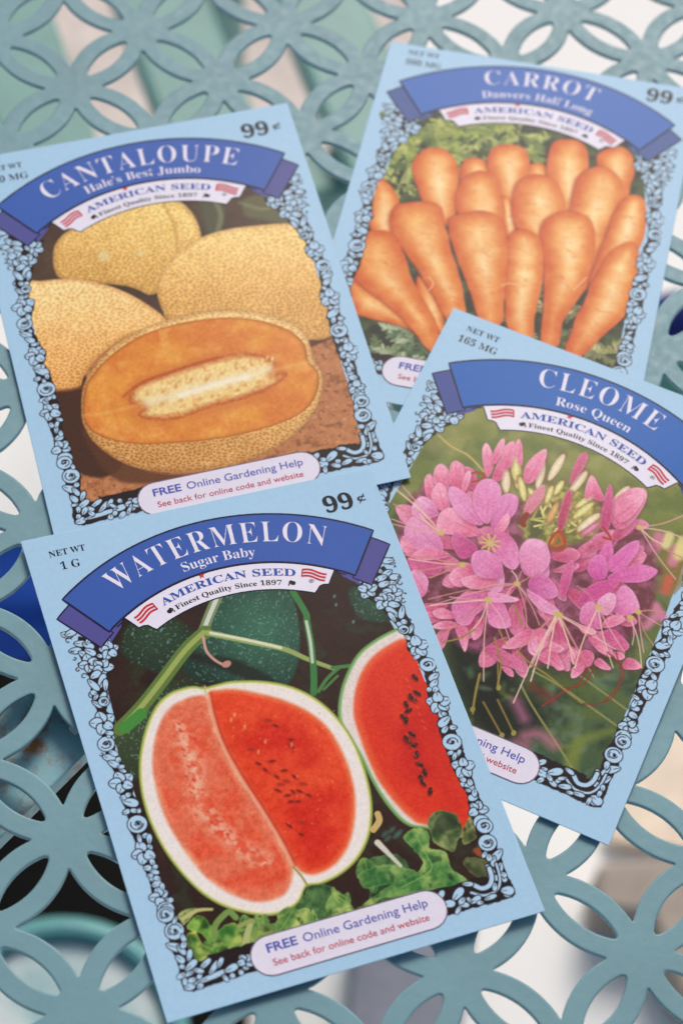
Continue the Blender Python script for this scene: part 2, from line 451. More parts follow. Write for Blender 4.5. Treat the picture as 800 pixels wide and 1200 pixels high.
BLACK = np.array([34, 24, 26.0]); PETAL = np.array([178, 211, 234.0])
def border(A, dy=0.0, seed=1):
    """black floral lace down both sides and along the bottom of the picture"""
    pid = A.part('ornate_border')
    rnd = random.Random(seed)
    T1 = lambda pts: tr('wm', 70, 720, 6.667, pts) + [0, dy]
    T2 = lambda pts: tr('wm', 110, 890, 6.667, pts) + [0, dy]
    T3 = lambda pts: tr('wm', 170, 1040, 5.333, pts) + [0, dy]
    inner = np.vstack([T1([(470, 215), (465, 310), (410, 400), (397, 520), (388, 640), (382, 760), (440, 850), (424, 960), (440, 1060)]), T2([(235, 40), (325, 180), (312, 280), (372, 350), (425, 530), (490, 700), (512, 850), (535, 960), (615, 1080), (640, 1190)]), T3([(200, 170), (258, 270), (268, 380), (330, 462), (500, 440), (640, 412)])])
    outer = np.vstack([T1([(150, 170), (150, 300), (230, 480), (250, 560), (250, 640), (300, 760), (330, 850), (330, 940), (350, 1050)]), T2([(150, 60), (180, 150), (215, 300), (250, 400), (290, 560), (345, 710), (400, 860), (450, 1000), (470, 1090)]), T3([(95, 130), (140, 250), (160, 380), (200, 450), (225, 580), (245, 645), (310, 650), (500, 585), (680, 530)])])
    under = np.vstack([inner, outer[::-1]])
    mir = lambda p: np.c_[PW + .6 - p[:, 0], p[:, 1]]
    bot = lambda x0, x1: np.array([(x0, 11.2 + dy), (x1, 11.2 + dy), (x1, 5.2 + dy), (x0, 5.2 + dy)])
    clip = np.array([(16, 99), (6.5, 90), (7.5, 84), (7.2, 76), (7.0, 66), (6.6, 55), (6.4, 40), (6.3, 25), (6.3, 8), (24, 8), (59, 8), (76.4, 8), (76.6, 40), (76.4, 55), (76.2, 66), (76, 76), (75.6, 84), (76.6, 90), (66, 99), (41, 101.5)], float) + [0, dy]
    out_ = ~inside(A.X, A.Y, clip) & (A.Y < 86 + dy); A.c[out_] = PAPER; A.id[out_] = 0
    for f in (lambda p: p, mir):
        A.poly(f(under), BLACK, pid, .1, False, jag=.35, jagc=1.1)
    for x0, x1 in ((12, 24), (59, 73)):
        A.poly(bot(x0, x1), BLACK, pid, .1, False, jag=.5, jagc=1.6)
    def petal(c, r, wd, ang, o=.24):
        r *= 1.18; wd *= 1.22
        c = np.asarray(c, float)
        t = np.linspace(0, 2 * math.pi, 14, endpoint=False)
        for g, col in ((o, BLACK), (0, PETAL)):
            lx = (r + g) * np.cos(t); ly = (wd + g) * np.sin(t) * (1 + .25 * np.cos(t))
            A.poly(np.c_[c[0] + lx * math.cos(ang) - ly * math.sin(ang), c[1] + lx * math.sin(ang) + ly * math.cos(ang)], col, pid, .08, False)
        A.stroke(np.array([c - np.array([math.cos(ang), math.sin(ang)]) * r * .8, c + np.array([math.cos(ang), math.sin(ang)]) * r * rnd.uniform(-.4, .1)]), .14, BLACK, pid, .06, False)
    def flower(c, r, rot=None, n=5):
        rot = rnd.uniform(0, 6) if rot is None else rot
        for i in range(n):
            a = rot + i * 2 * math.pi / n + rnd.uniform(-.15, .15); rr = r * rnd.uniform(.85, 1.1)
            petal((c[0] + .58 * rr * math.cos(a), c[1] + .58 * rr * math.sin(a)), .44 * rr, .37 * rr, a + math.pi)
        A.ell(c[0], c[1], .16 * r, .16 * r, 0, BLACK, pid, .06)
    def rose(c, r):
        r *= 1.15
        A.ell(c[0], c[1], r + .2, r * .95 + .2, 0, BLACK, pid, .08); A.ell(c[0], c[1], r, r * .95, 0, PETAL, pid, .08)
        ph = rnd.uniform(0, 6)
        for q in range(3):
            t = np.linspace(0, 3.6, 9) + ph + q * 2.1; rr = r * (.75 - .22 * q)
            A.stroke(np.c_[c[0] + rr * np.cos(t) * (1 - .03 * t), c[1] + rr * np.sin(t) * (1 - .05 * t)], .22, BLACK, pid, .06)
        A.ell(c[0] + .1 * r, c[1], .2 * r, .16 * r, ph, BLACK, pid, .06)
    def leaf(c, L, wd, ang): petal(c, L / 2, wd / 2, ang)
    def curl(c, r):
        t = np.linspace(0, 4.5, 10) + rnd.uniform(0, 6)
        A.stroke(np.c_[c[0] + r * np.cos(t) * (1 - .1 * t), c[1] + r * np.sin(t) * (1 - .1 * t)], .24, BLACK, pid, .06)
    def side(f, sgn):
        P1 = lambda x, y: f(T1([(x, y)]))[0]; P2 = lambda x, y: f(T2([(x, y)]))[0]; P3 = lambda x, y: f(T3([(x, y)]))[0]
        an = lambda a: a if sgn > 0 else math.pi - a
        # flared cluster below the banner's tail
        for c in ((60, 165), (95, 150), (170, 235), (235, 250), (130, 290), (200, 320), (250, 300)): leaf(P1(*c), 2.3, 1.2, an(rnd.uniform(-.9, .3)))
        for c in ((75, 210), (100, 300), (125, 350), (165, 400), (200, 490), (150, 440)): curl(P1(*c), rnd.uniform(.5, .9))
        flower(P1(400, 285), 2.1); flower(P1(240, 395), 2.2); flower(P1(345, 420), 2.2); leaf(P1(290, 480), 2.2, 1.3, an(.4))
        leaf(P1(340, 530), 3.2, 1.2, an(1.0)); leaf(P1(275, 560), 3, 1.1, an(-1.1)); leaf(P1(370, 560), 2.4, .9, an(1.3))
        curl(P1(265, 640), 1.1); leaf(P1(345, 660), 2.6, 1.0, an(.9)); leaf(P1(300, 710), 2.2, .8, an(-.9)); rose(P1(355, 690), 1.0)
        flower(P1(352, 858), 2.45, an(.5)); rose(P1(372, 1022), 1.55); leaf(P1(395, 1130), 2.4, 1.3, an(-.5)); curl(P1(335, 1100), .8)
        leaf(P2(165, 45), 2.2, 1.2, an(-.7))
        flower(P2(232, 195), 2.4, an(.5)); leaf(P2(295, 345), 3.0, 1.5, an(-.5)); leaf(P2(262, 420), 1.4, .9, an(.2)); rose(P2(350, 515), 1.8); flower(P2(400, 735), 2.4, an(.6))
        curl(P2(445, 895), .9); leaf(P2(500, 980), 1.8, 1.2, an(.2)); flower(P2(530, 1080), 2.0); rose(P2(570, 1180), 1.5)
        rose(P3(135, 175), 1.5); rose(P3(190, 275), 1.7); leaf(P3(190, 375), 3.0, 1.4, an(-.6)); leaf(P3(235, 395), 2.2, .9, an(-1.1)); leaf(P3(225, 450), 2.0, 1.1, an(-1.0)); leaf(P3(285, 425), 2.2, .9, an(1.1)); leaf(P3(295, 488), 2.8, 1.1, an(.5)); leaf(P3(285, 618), 2.0, 1.4, an(.2)); curl(P3(255, 560), .8)
        if sgn > 0:
            leaf(P3(420, 560), 6.6, .9, .12); leaf(P3(385, 478), 2.6, .9, .5); leaf(P3(440, 500), 3.0, .9, .7); leaf(P3(340, 520), 2.0, .8, -.5); leaf(P3(550, 505), 2.6, 1.2, .2); leaf(P3(480, 470), 2, .8, .9); flower(P3(640, 462), 1.6); curl(P3(610, 530), .7)
        else:
            # scroll in the right-hand corner
            s_ = np.array([(70.2, 9.8), (71.6, 8.6), (73.4, 8.9), (74.4, 10.4), (74.6, 12.4)]) + [0, dy]
            A.stroke(s_, 1.5, BLACK, pid); A.stroke(s_, .95, PETAL, pid)
            s_ = np.array([(69, 8.4), (71.5, 7), (74.5, 7.4), (76, 9.6), (76.4, 13)]) + [0, dy]
            A.stroke(s_, 1.0, BLACK, pid); A.stroke(s_, .5, PETAL, pid)
            leaf((76.6, 6.6 + dy), 2.4, 1.6, -.3); leaf((66.2, 8.9 + dy), 3.0, 1.4, .6); leaf((63.6, 7.4 + dy), 2.4, 1.3, -.2); leaf((69.3, 6.6 + dy), 2.4, 1.0, .3); leaf((72.6, 6.2 + dy), 2.4, .8, .1); leaf((66.6, 6.3 + dy), 2, .9, -.4); leaf((62.6, 9.6 + dy), 2.2, 1., .8); leaf((69, 10.4 + dy), 2, .8, -.3)
    def filler(f):
        u_ = f(under); w = A.win(u_, .5); n_ = 0
        for _ in range(900):
            t = rnd.random(); i = int(t * (len(inner) - 1)); j = int(t * (len(outer) - 1)); fr = rnd.random(); a_ = inner[i] * (1 - fr) + inner[i + 1] * fr if i + 1 < len(inner) else inner[i]; b_ = outer[j] * (1 - fr) + outer[min(j + 1, len(outer) - 1)] * fr
            q = f((a_ + (b_ - a_) * rnd.uniform(.12, 1.0))[None])[0]
            ix, iy = np.searchsorted(_gx, q[0]), np.searchsorted(_gy, q[1]); pt = A.c[max(0, iy - 4):iy + 5, max(0, ix - 4):ix + 5]
            if pt.size and pt.mean() < 62: petal(q, rnd.uniform(.5, .95), rnd.uniform(.3, .5), rnd.uniform(0, 6.3), .14); n_ += 1
    side(lambda p: p, 1); side(mir, -1); filler(lambda p: p); filler(mir)
    return pid
def grain(A, amt=4):
    g = np.random.default_rng(3).normal(0, 1, A.X.shape); m_ = A.id > 0
    A.c[m_] += (g[m_] * amt)[:, None]
ink_mats = {}
def print_mat():
    if 'art' in ink_mats: return ink_mats['art']
    m, n, l, b = nmat('printed_paper', (1, 1, 1), .30, .09)
    at = n.new('ShaderNodeAttribute'); at.attribute_name = 'ink'; l.new(at.outputs['Color'], b.inputs['Base Color'])
    t = noise_node(n, l, 260, 3); add_bump(n, l, b, t.outputs['Fac'], .05, .0004)
    ink_mats['art'] = m; return m
def solid_mat(name, rgb, rough=.36, speck=True):
    if name in ink_mats: return ink_mats[name]
    c = lin(rgb) / INK
    m, n, l, b = nmat(name, c, .30, .09)
    t = noise_node(n, l, 900, 2); r = ramp(n, l, t.outputs['Fac'], [(.25, np.clip(c * .97, 0, 1)), (.75, np.clip(c * 1.03, 0, 1))]); l.new(r.outputs[0], b.inputs['Base Color'])
    t2 = noise_node(n, l, 260, 3); add_bump(n, l, b, t2.outputs['Fac'], .05, .0004)
    ink_mats[name] = m; return m
def emit_art(A, pk, parent):
    """split the coloured grid by part and build the meshes"""
    ny, nx = A.X.shape
    # every cell takes the id of its corners (largest wins so that outlines keep their rim)
    cid = np.maximum.reduce([A.id[:-1, :-1], A.id[1:, :-1], A.id[:-1, 1:], A.id[1:, 1:]])
    pos = pk.place(np.c_[A.X.ravel(), A.Y.ravel()], .02)
    colr = np.clip(lin(np.clip(A.c, 0, 255)).reshape(-1, 3) / INK, 0, 1)
    jj, ii = np.mgrid[0:ny - 1, 0:nx - 1]; v0 = (jj * nx + ii)
    pic = None; made = {}
    for i, (name, lab) in A.names.items():
        sel = cid == i
        if not sel.any(): continue
        q = v0[sel]; quads = np.c_[q, q + 1, q + nx + 1, q + nx]
        used, inv = np.unique(quads, return_inverse=True); quads = inv.reshape(-1, 4)
        me = bpy.data.meshes.new(name); me.vertices.add(len(used)); me.vertices.foreach_set('co', pos[used].astype(np.float32).ravel())
        nq = len(quads); me.loops.add(nq * 4); me.polygons.add(nq)
        me.loops.foreach_set('vertex_index', quads.astype(np.int32).ravel())
        me.polygons.foreach_set('loop_start', np.arange(nq, dtype=np.int32) * 4)
        me.polygons.foreach_set('loop_total', np.full(nq, 4, np.int32))
        me.polygons.foreach_set('use_smooth', np.ones(nq, bool))
        me.update(calc_edges=True)
        ca = me.color_attributes.new('ink', 'FLOAT_COLOR', 'POINT')
        ca.data.foreach_set('color', np.c_[colr[used], np.ones(len(used))].astype(np.float32).ravel())
        par = parent if name in ('picture', 'ornate_border') else pic
        o = link(name, me, print_mat(), par)
        if lab: o['label'] = lab
        if name == 'picture': pic = o
    return pic
def layer(pk, name, P, F, lift, mat, parent):
    return mesh_from(name, pk.place(P, lift), F, mat, parent, True)

def paper(pk, dy=0.0):
    """the pouch itself: front sheet, folded rim, back sheet"""
    m = ink_mats.get('paper')
    if m is None: m = solid_mat('paper', PAPER, .38)
    nx, ny = 34, 48
    xs = np.r_[0, .12, np.linspace(1.2, PW - 1.2, nx - 4), PW - .12, PW]; ys = np.r_[0, .12, np.linspace(1.2, PH - 1.2, ny - 4), PH - .12, PH]; X, Y = np.meshgrid(xs, ys)
    P = np.c_[X.ravel(), Y.ravel()]
    F = [(j * nx + i, j * nx + i + 1, (j + 1) * nx + i + 1, (j + 1) * nx + i) for j in range(ny - 1) for i in range(nx - 1)]
    rim = [i for i in range(nx)] + [j * nx + nx - 1 for j in range(1, ny)] + [(ny - 1) * nx + i for i in range(nx - 2, -1, -1)] + [j * nx for j in range(ny - 2, 0, -1)]
    top = pk.place(P, 0.0); n0 = len(P)
    c = np.array([PW / 2, PH / 2])
    rp = P[rim]; out = rp + np.sign(rp - c) * (np.abs(np.abs(rp - c) - [PW / 2, PH / 2]) < 1e-6) * .05
    mid = pk.place(out, -.10); low = pk.place(rp, -.20)
    # the back sheet lies flatter than the front
    bx = P.copy(); bot = pk.place(P, -.21); bot[:, 2] -= 0.0004 * np.sin(math.pi * P[:, 0] / PW) * np.sin(math.pi * P[:, 1] / PH)
    bot[:, 2] = np.maximum(bot[:, 2], .0001)
    V = np.vstack([top, mid, low, bot]); k = len(rim)
    for i in range(k):
        a, b_ = rim[i], rim[(i + 1) % k]; i2 = (i + 1) % k
        F.append((b_, a, n0 + i, n0 + i2)); F.append((n0 + i2, n0 + i, n0 + k + i, n0 + k + i2))
        F.append((n0 + k + i2, n0 + k + i, n0 + 2 * k + a, n0 + 2 * k + b_))
    F += [tuple(n0 + 2 * k + q for q in f[::-1]) for f in F[:(nx - 1) * (ny - 1)]]
    return mesh_from('pouch', V, F, m, pk.root, True)

def template(pk, title, ta, tr_, tcap, variety, va, price_x, wt, dy, blue, tail_rgb):
    """banner, brand band, price, weight and help label: the print all four packets share"""
    root = pk.root; D = np.array([0, dy])
    ink = solid_mat('black_ink', (30, 26, 30)); white = solid_mat('white_ink', (234, 229, 240)); lav = solid_mat('label_white', (230, 224, 236))
    bm = solid_mat('banner_blue_%d_%d_%d' % blue, blue); tm = solid_mat('tail_blue_%d_%d_%d' % tail_rgb, tail_rgb)
    outl = solid_mat('outline_navy', (30, 26, 58)); red = solid_mat('red_ink', (205, 44, 58)); bl = solid_mat('letter_blue', (48, 84, 170))
    A36 = 36.4
    # ribbon
    a = np.linspace(-A36, A36, 41)
    band = np.vstack([arc(61.3, a), arc(48.2, a[::-1])]) + D
    P, F = fill_mesh(band, 2.5); ban = layer(pk, 'banner', P, F, .10, bm, root)
    # tails: two folded ends behind the ribbon
    for sg in (-1, 1):
        aa = np.linspace(35.5, 40.9, 6) * sg; t = np.vstack([arc(59.3, aa), arc(47.3, aa[::-1] * 1.015)]) + D
        P, F = fill_mesh(t, 2.5); layer(pk, 'banner_tail', P, F, .045, tm, ban)
        fold = np.vstack([arc(48.3, [36.6 * sg]), arc(48.3, [31.0 * sg]), arc(46.9, [33.4 * sg]), arc(46.2, [39.0 * sg])]) + D
        P, F = fill_mesh(fold, 2.5); layer(pk, 'banner_fold', P, F, .05, tm, ban)
        for pth in (np.vstack([arc(59.3, aa), arc(47.3, aa[::-1] * 1.015)]), arc(47.6, np.array([31, 34.0]) * sg)):
            P, F = strip_mesh(resample(pth + D, 1.2)[:-1] if len(pth) > 4 else pth + D, .36); layer(pk, 'outline', P, F, .055, outl, ban)
    P, F = strip_mesh(resample(band, 1.5), .42, True); layer(pk, 'outline', P, F, .12, outl, ban)
    P, F = text_arc(title, -ta, ta, tr_, tcap, True, -.0115, 1.18); layer(pk, 'title_lettering', P + D, F, .14, white, ban)
    P, F = text_arc(variety, -va, va, 49.9, 2.45, True, -.006); layer(pk, 'variety_lettering', P + D, F, .14, white, ban)
    # white brand band
    a = np.linspace(-30.6, 30.6, 35)
    nt = lambda sg: np.vstack([arc(44.0, [30.1 * sg]), arc(43.6, [28.6 * sg]), arc(43.0, [27.6 * sg]), arc(41.9, [27.2 * sg])])
    bb = np.vstack([arc(48.0, a), nt(1), arc(40.9, np.linspace(26.6, -26.6, 30)), nt(-1)[::-1]]) + D
    P, F = fill_mesh(bb, 2.5); br = layer(pk, 'brand_band', P, F, .06, white, root)
    P, F = strip_mesh(resample(bb, 1.5), .26, True); layer(pk, 'outline', P, F, .066, outl, br)
    P, F = text_arc('AMERICAN SEED', -20.0, 20.2, 44.6, 1.85, True, .004); layer(pk, 'brand_lettering', P + D, F, .10, bl, br)
    P, F = text_arc('Finest Quality Since 1897', -17.4, 16.2, 42.1, 1.25, True, 0); layer(pk, 'slogan_lettering', P + D, F, .10, ink, br)
    # star over the I
    t = np.radians(90 + 36 * np.arange(10)); rr = np.where(np.arange(10) % 2 == 0, .85, .36); c0 = arc(47.6, [-5.9])[0] + D
    P, F = fill_mesh(np.c_[c0[0] + rr * np.cos(t), c0[1] + rr * np.sin(t)], .7); layer(pk, 'star', P, F, .10, red, br)
    for sg in (-1, 1):                                   # waving striped flags
        PP = []; FF = []; n0 = 0
        for q in range(3):
            an = np.linspace(22.0, 28.8, 12); wv = .28 * np.sin(np.linspace(0, 5.6, 12)); r0 = 46.55 - .85 * q
            an2 = an * sg
            P, F = strip_mesh(np.vstack([arc(r0 + w_, [x_]) for w_, x_ in zip(wv, an2)]), .5)
            PP.append(P); FF += [tuple(n0 + i for i in f) for f in F]; n0 += len(P)
        for f0 in (22.0,):
            P, F = strip_mesh(arc(np.linspace(46.7, 44.7, 4), np.full(4, f0 * sg)), .28); PP.append(P); FF += [tuple(n0 + i for i in f) for f in F]; n0 += len(P)
        FF = [f if sg < 0 else f[::-1] for f in FF]
        layer(pk, 'flag_emblem', np.vstack(PP) + D, FF, .10, red, br)
        oc = arc(42.75, [19.6 * sg])[0] + D; PP = []; FF = []; n0 = 0
        for (ox, oy, rx, ry) in ((0, 0, .62, .55), (-.3 * sg, .55, .35, .3), (.75 * -sg, .25, .16, .42), (-1.05 * sg, -.2, .14, .3)):
            t = np.linspace(0, 2 * math.pi, 12, endpoint=False)
            P = np.c_[oc[0] + ox + rx * np.cos(t), oc[1] + oy + ry * np.sin(t)]; PP.append(P); FF.append(tuple(n0 + i for i in range(12))); n0 += 12
        for q in range(len(PP)): PP[q] = np.c_[PP[q]]
        o = mesh_from('leaf_ornament', np.vstack([pk.place(p, .09 + .012 * q) for q, p in enumerate(PP)]), FF, ink, br)
    rc = arc(43.8, [25.0])[0] + D
    P, F = text_line('\u00ae', rc[0] - .6, rc[0] + .6, rc[1] - .4, .9, False, 0); layer(pk, 'registered_mark', P, F, .10, ink, br)
    # price
    P, F = text_line('99', 69.0, 75.9, 106.3 + dy, 4.2, True, .010); layer(pk, 'price_lettering', P, F, .06, ink, root)
    P, F = text_line('\u00a2', 77.0, 79.0, 107.6 + dy, 2.0, False, .004); layer(pk, 'cent_lettering', P, F, .06, ink, root)
    # net weight
    P, F = text_line('NET WT', 5.2, 13.5, 110.3 + dy * .7, 1.55, True, -.004); layer(pk, 'weight_lettering', P, F, .06, ink, root)
    P, F = text_line(wt, wt_x[pk.k][0], wt_x[pk.k][1], 106.6 + dy * .7, 1.95, True, -.006); layer(pk, 'weight_lettering', P, F, .06, ink, root)
    # rounded help label
    def rr_poly(x0, x1, y0, y1):
        r = (y1 - y0) / 2; cy = (y0 + y1) / 2; t = np.linspace(-math.pi / 2, math.pi / 2, 12)
        r2 = r * .82
        return np.vstack([np.c_[x1 - r + r * np.cos(t) ** .8 if False else x1 - r + r * np.cos(t), cy + r * np.sin(t)], np.c_[x0 + r - r * np.cos(t), cy - r * np.sin(t)]])
    lp = rr_poly(20.2, 63.0, 3.1 + dl[pk.k], 11.7 + dl[pk.k])
    P, F = fill_mesh(lp, 2.5); lb = layer(pk, 'help_label', P, F, .06, lav, root)
    P, F = strip_mesh(resample(lp, 1.2), .26, True); layer(pk, 'outline', P, F, .075, solid_mat('outline_grey', (120, 104, 120)), lb)
    hb = solid_mat('help_blue', (84, 92, 178))
    y0 = 8.1 + dl[pk.k]
    P, F = text_line('FREE', 24.0, 30.6, y0, 1.85, False, .022); layer(pk, 'help_lettering', P, F, .10, hb, lb)
    P, F = text_line('Online Gardening Help', 31.9, 59.3, y0, 1.85, False, .004); layer(pk, 'help_lettering', P, F, .10, hb, lb)
    P, F = text_line('See back for online code and website', 24.4, 58.6, 5.1 + dl[pk.k], 1.45, False, .004); layer(pk, 'website_lettering', P, F, .10, solid_mat('help_red', (196, 50, 66)), lb)
wt_x = {'wm': (7.0, 11.4), 'ca': (4.0, 14.4), 'cr': (5.2, 14.6), 'cl': (4.4, 14.3)}
dl = {'wm': 0.0, 'ca': 1.1, 'cr': 2.2, 'cl': 1.7}

# ------------------------------------------------------------------ the four printed pictures
def window(A, dy, col, pid):
    w = np.array([(12, 93), (13.5, 88.5), (11.5, 84), (9.8, 80), (8.6, 74), (8.2, 66), (7.6, 55), (7.4, 40), (7.2, 25), (7.2, 9), (24, 9), (59, 9), (74.5, 9), (75.2, 14), (75.2, 40), (75, 55), (74.4, 66), (74, 74), (72.8, 80), (71, 84), (69, 88.5), (70, 93), (60, 97), (41, 99), (22, 97)], float)
    A.poly(w + [0, dy], col, pid, .1, False)
def spots(x, y, cell, seed, lo, hi): return np.clip((fbm(x, y, cell, seed) - lo) / (hi - lo), 0, 1)
def leafy(A, pts, base, light, pid, vein=None, jag=.3):
    def col(x, y, d):
        c = mix(base, light, spots(x, y, 2.6, 2, .3, .72)); c = mix(c, np.asarray(base) * .45, spots(x, y, 2.4, 5, .62, .8) * .7); c = mix(c, np.array(light) * 1.1, np.clip(1 - d / .45, 0, 1) * .4); return c + (fbm(x, y, .8, 1)[..., None] - .5) * [24, 28, 18]
    A.poly(pts, col, pid, .1, True, jag=jag, jagc=1.2)
    if vein is not None: A.stroke(vein, .22, np.asarray(light) * 1.05, pid, .08, alpha=.7)

def art_watermelon(pk):
    A = Art(); k = 'wm'
    za = lambda p: tr(k, 120, 670, 2.5, p); zb = lambda p: tr(k, 140, 780, 2.5, p); zc = lambda p: tr(k, 390, 680, 3.0, p)
    zd = lambda p: tr(k, 170, 1040, 5.333, p); ze = lambda p: tr(k, 500, 920, 6.154, p)
    bg = A.part('picture', 'printed picture of cut and whole watermelons on dark soil with green vines')
    def soil(x, y, d):
        c = mix((38, 24, 20), (58, 36, 28), fbm(x, y, 5, 1)); return mix(c, (48, 58, 40), spots(x, y, 4, 4, .58, .75) * .6)
    window(A, 0, soil, bg)
    wmel = A.part('printed_melon', 'whole dark green watermelon printed behind the cut halves')
    def green(dk, lt, cx, cy, r):
        def f(x, y, d):
            t = np.clip(1 - np.hypot(x - cx, y - cy) / r, 0, 1); c = mix(dk, lt, t ** .7 * .9 + .25 * (fbm(x, y, 1.0, 2) - .5)); return mix(c, (150, 180, 160), (vnoise(x, y, .42, 5) > .80) * .4)
        return f
    c_ = za([(160, 190)])[0]; A.poly(za([(60, 210), (90, 150), (160, 130), (240, 150), (280, 200), (260, 260), (200, 300), (120, 285), (70, 250)]), green((26, 32, 26), (48, 78, 54), c_[0], c_[1], 13), wmel, .5)
    c_ = za([(80, 440)])[0]; A.poly(za([(30, 470), (70, 430), (130, 380), (190, 330), (260, 320), (300, 350), (180, 420), (120, 600), (60, 600)]), green((38, 44, 30), (66, 84, 54), c_[0], c_[1], 18), wmel, .5)
    c_ = za([(470, 170)])[0]; A.poly(za([(330, 85), (420, 58), (500, 48), (553, 62), (578, 130), (586, 220), (572, 300), (540, 340), (480, 332), (380, 330), (290, 325), (245, 285), (270, 205), (300, 150)]), green((28, 54, 44), (62, 116, 92), c_[0], c_[1], 17), wmel, .25)
    A.poly(za([(250, 240), (330, 250), (420, 270), (520, 330), (470, 340), (380, 300), (280, 265)]), (30, 30, 26), wmel, .5, alpha=.75)
    c_ = za([(790, 90)])[0]; A.poly(za([(725, 60), (770, 40), (830, 50), (850, 140), (800, 150), (750, 130)]), green((24, 34, 28), (52, 88, 66), c_[0], c_[1], 12), wmel, .4)
    vine = A.part('printed_vine', 'green stems printed across the whole melon')
    A.stroke(za([(345, 80), (322, 130), (302, 185)]), 2.3, (122, 140, 92), vine); A.stroke(za([(342, 85), (322, 132), (304, 178)]), 1.0, (206, 214, 196), vine)
    A.stroke(za([(310, 180), (255, 230), (185, 320), (120, 400), (55, 465)]), 3.1, (96, 124, 58), vine); A.stroke(za([(305, 182), (250, 235), (180, 325), (115, 405), (70, 450)]), 1.2, (158, 172, 92), vine); A.stroke(za([(120, 420), (70, 462)]), 2.6, (70, 140, 60), vine)
    A.stroke(za([(318, 184), (440, 210), (540, 232), (610, 262), (682, 288)]), 1.5, (150, 168, 96), vine, taper=1.0); A.stroke(za([(325, 184), (440, 207), (530, 228)]), .7, (222, 222, 190), vine)
    A.stroke(za([(565, 62), (602, 125), (606, 150), (618, 220), (626, 300), (626, 360)]), 1.5, (62, 124, 66), vine); A.stroke(za([(604, 150), (616, 210), (622, 270)]), .7, (196, 206, 180), vine)
    A.stroke(za([(700, 285), (665, 318), (640, 356)]), .8, (74, 128, 64), vine); A.stroke(za([(680, 286), (730, 280)]), .9, (74, 128, 64), vine); A.stroke(za([(695, 310), (655, 350)]), .6, (74, 128, 64), vine)
    A.stroke(za([(304, 196), (312, 235), (335, 262), (362, 278)]), .65, (206, 158, 140), vine); A.ell(*za([(372, 276)])[0], 1.1, .8, .3, (196, 140, 124), vine)
    for p in za([(190, 130), (180, 175), (200, 210), (740, 150), (685, 75), (690, 100), (95, 185), (225, 115)]): A.ell(p[0], p[1], .5, .28, 1.0, (120, 160, 160), vine, .15, .7)
    # the half on the right
    h2 = A.part('printed_watermelon_half', 'watermelon half printed at the right edge, with a row of seeds')
    A.poly(zc([(265, 165), (225, 172), (150, 213), (88, 268), (45, 355), (27, 430), (28, 500), (58, 560), (98, 620), (148, 720), (200, 800), (260, 860), (330, 876), (520, 880), (520, 500), (330, 170)]), lambda x, y, d: mix((92, 140, 70), (178, 206, 150), d / 1.1), h2, .15)
    A.poly(zc([(265, 175), (230, 182), (158, 222), (98, 276), (57, 360), (40, 430), (42, 498), (70, 556), (110, 616), (160, 716), (212, 792), (268, 850), (332, 866), (520, 870), (520, 500), (330, 175)]), lambda x, y, d: mix((222, 218, 204), (232, 214, 206), d / 1.5) + (vnoise(x, y, .5, 2)[..., None] - .5) * 18, h2, .2)
    def flesh2(x, y, d):
        c = mix((236, 108, 66), (222, 52, 28), d / 2.2); c = mix(c, (196, 24, 20), spots(x, y, 14, 3, .35, .6) * np.clip((d - 3) / 8, 0, 1)); return c + (vnoise(x, y, .45, 4)[..., None] - .5) * 12
    A.poly(zc([(252, 208), (205, 228), (150, 268), (108, 325), (84, 400), (80, 480), (100, 550), (125, 620), (165, 705), (220, 780), (278, 838), (332, 862), (520, 866), (520, 500), (330, 215)]), flesh2, h2, .35)
    for i, p in enumerate(zc([(292, 345), (277, 412), (287, 422), (262, 440), (270, 462), (253, 486), (262, 496), (283, 545), (262, 562), (290, 584), (272, 568), (299, 616), (310, 650), (328, 678), (318, 690), (322, 714), (347, 744), (300, 400)])):
        a = [1.9, 1.1, 2.2, 1.5, .3][i % 5]
        A.ell(p[0] - .2, p[1] - .25, 1.15, .62, a, (150, 20, 16), h2, .2, .8); A.ell(p[0], p[1], .95, .46, a, (52, 26, 22), h2, .12); A.ell(p[0] + .25, p[1] + .2, .22, .12, a, (190, 120, 100), h2, .1, .6)
    for i in range(16):
        q = zc([(300 + 9 * i % 70 - 40, 350 + i * 24)])[0]; A.stroke([q, q + [.3, -.7]], .22, (238, 120, 90), h2, .1, False, alpha=.6)
    lv = A.part('printed_leaves', 'green melon leaves printed along the bottom of the picture')
    G1, G2 = (44, 92, 44), (138, 168, 84)
    for pts, v in (([(700, 600), (760, 560), (830, 560), (860, 620), (800, 660), (730, 650)], None), ([(560, 650), (600, 640), (660, 670), (690, 720), (640, 740), (560, 750), (530, 730)], None), ([(500, 700), (545, 670), (560, 700), (530, 760), (470, 760)], None), ([(760, 640), (840, 640), (880, 690), (800, 720), (740, 700)], None)):
        leafy(A, zb(pts), (34, 66, 38), (92, 130, 72), lv)
    # the half in front
    h1 = A.part('printed_watermelon_half', 'large cut watermelon half printed in front')
    out = [(255, 68), (225, 64), (190, 70), (150, 86), (112, 122), (82, 185), (64, 262), (62, 335), (74, 408), (100, 480), (142, 556), (200, 628), (262, 682), (332, 716), (420, 734), (482, 727), (532, 696), (556, 650), (602, 641), (662, 610), (712, 560), (742, 490), (747, 405), (728, 312), (692, 222), (642, 152), (582, 100), (512, 66), (430, 50), (340, 50), (290, 60)]
    A.poly(zb(out), lambda x, y, d: mix((128, 150, 56), (214, 214, 130), d / .7), h1, .15)
    ctr = np.array([405, 390.0]); shr = lambda p, s: ctr + (np.array(p, float) - ctr) * s
    inn = [tuple(shr(p, .975)) for p in out]
    A.poly(zb(inn), lambda x, y, d: mix((238, 230, 202), (240, 230, 222), d / .9) + (vnoise(x, y, .5, 6)[..., None] - .5) * 12, h1, .18)
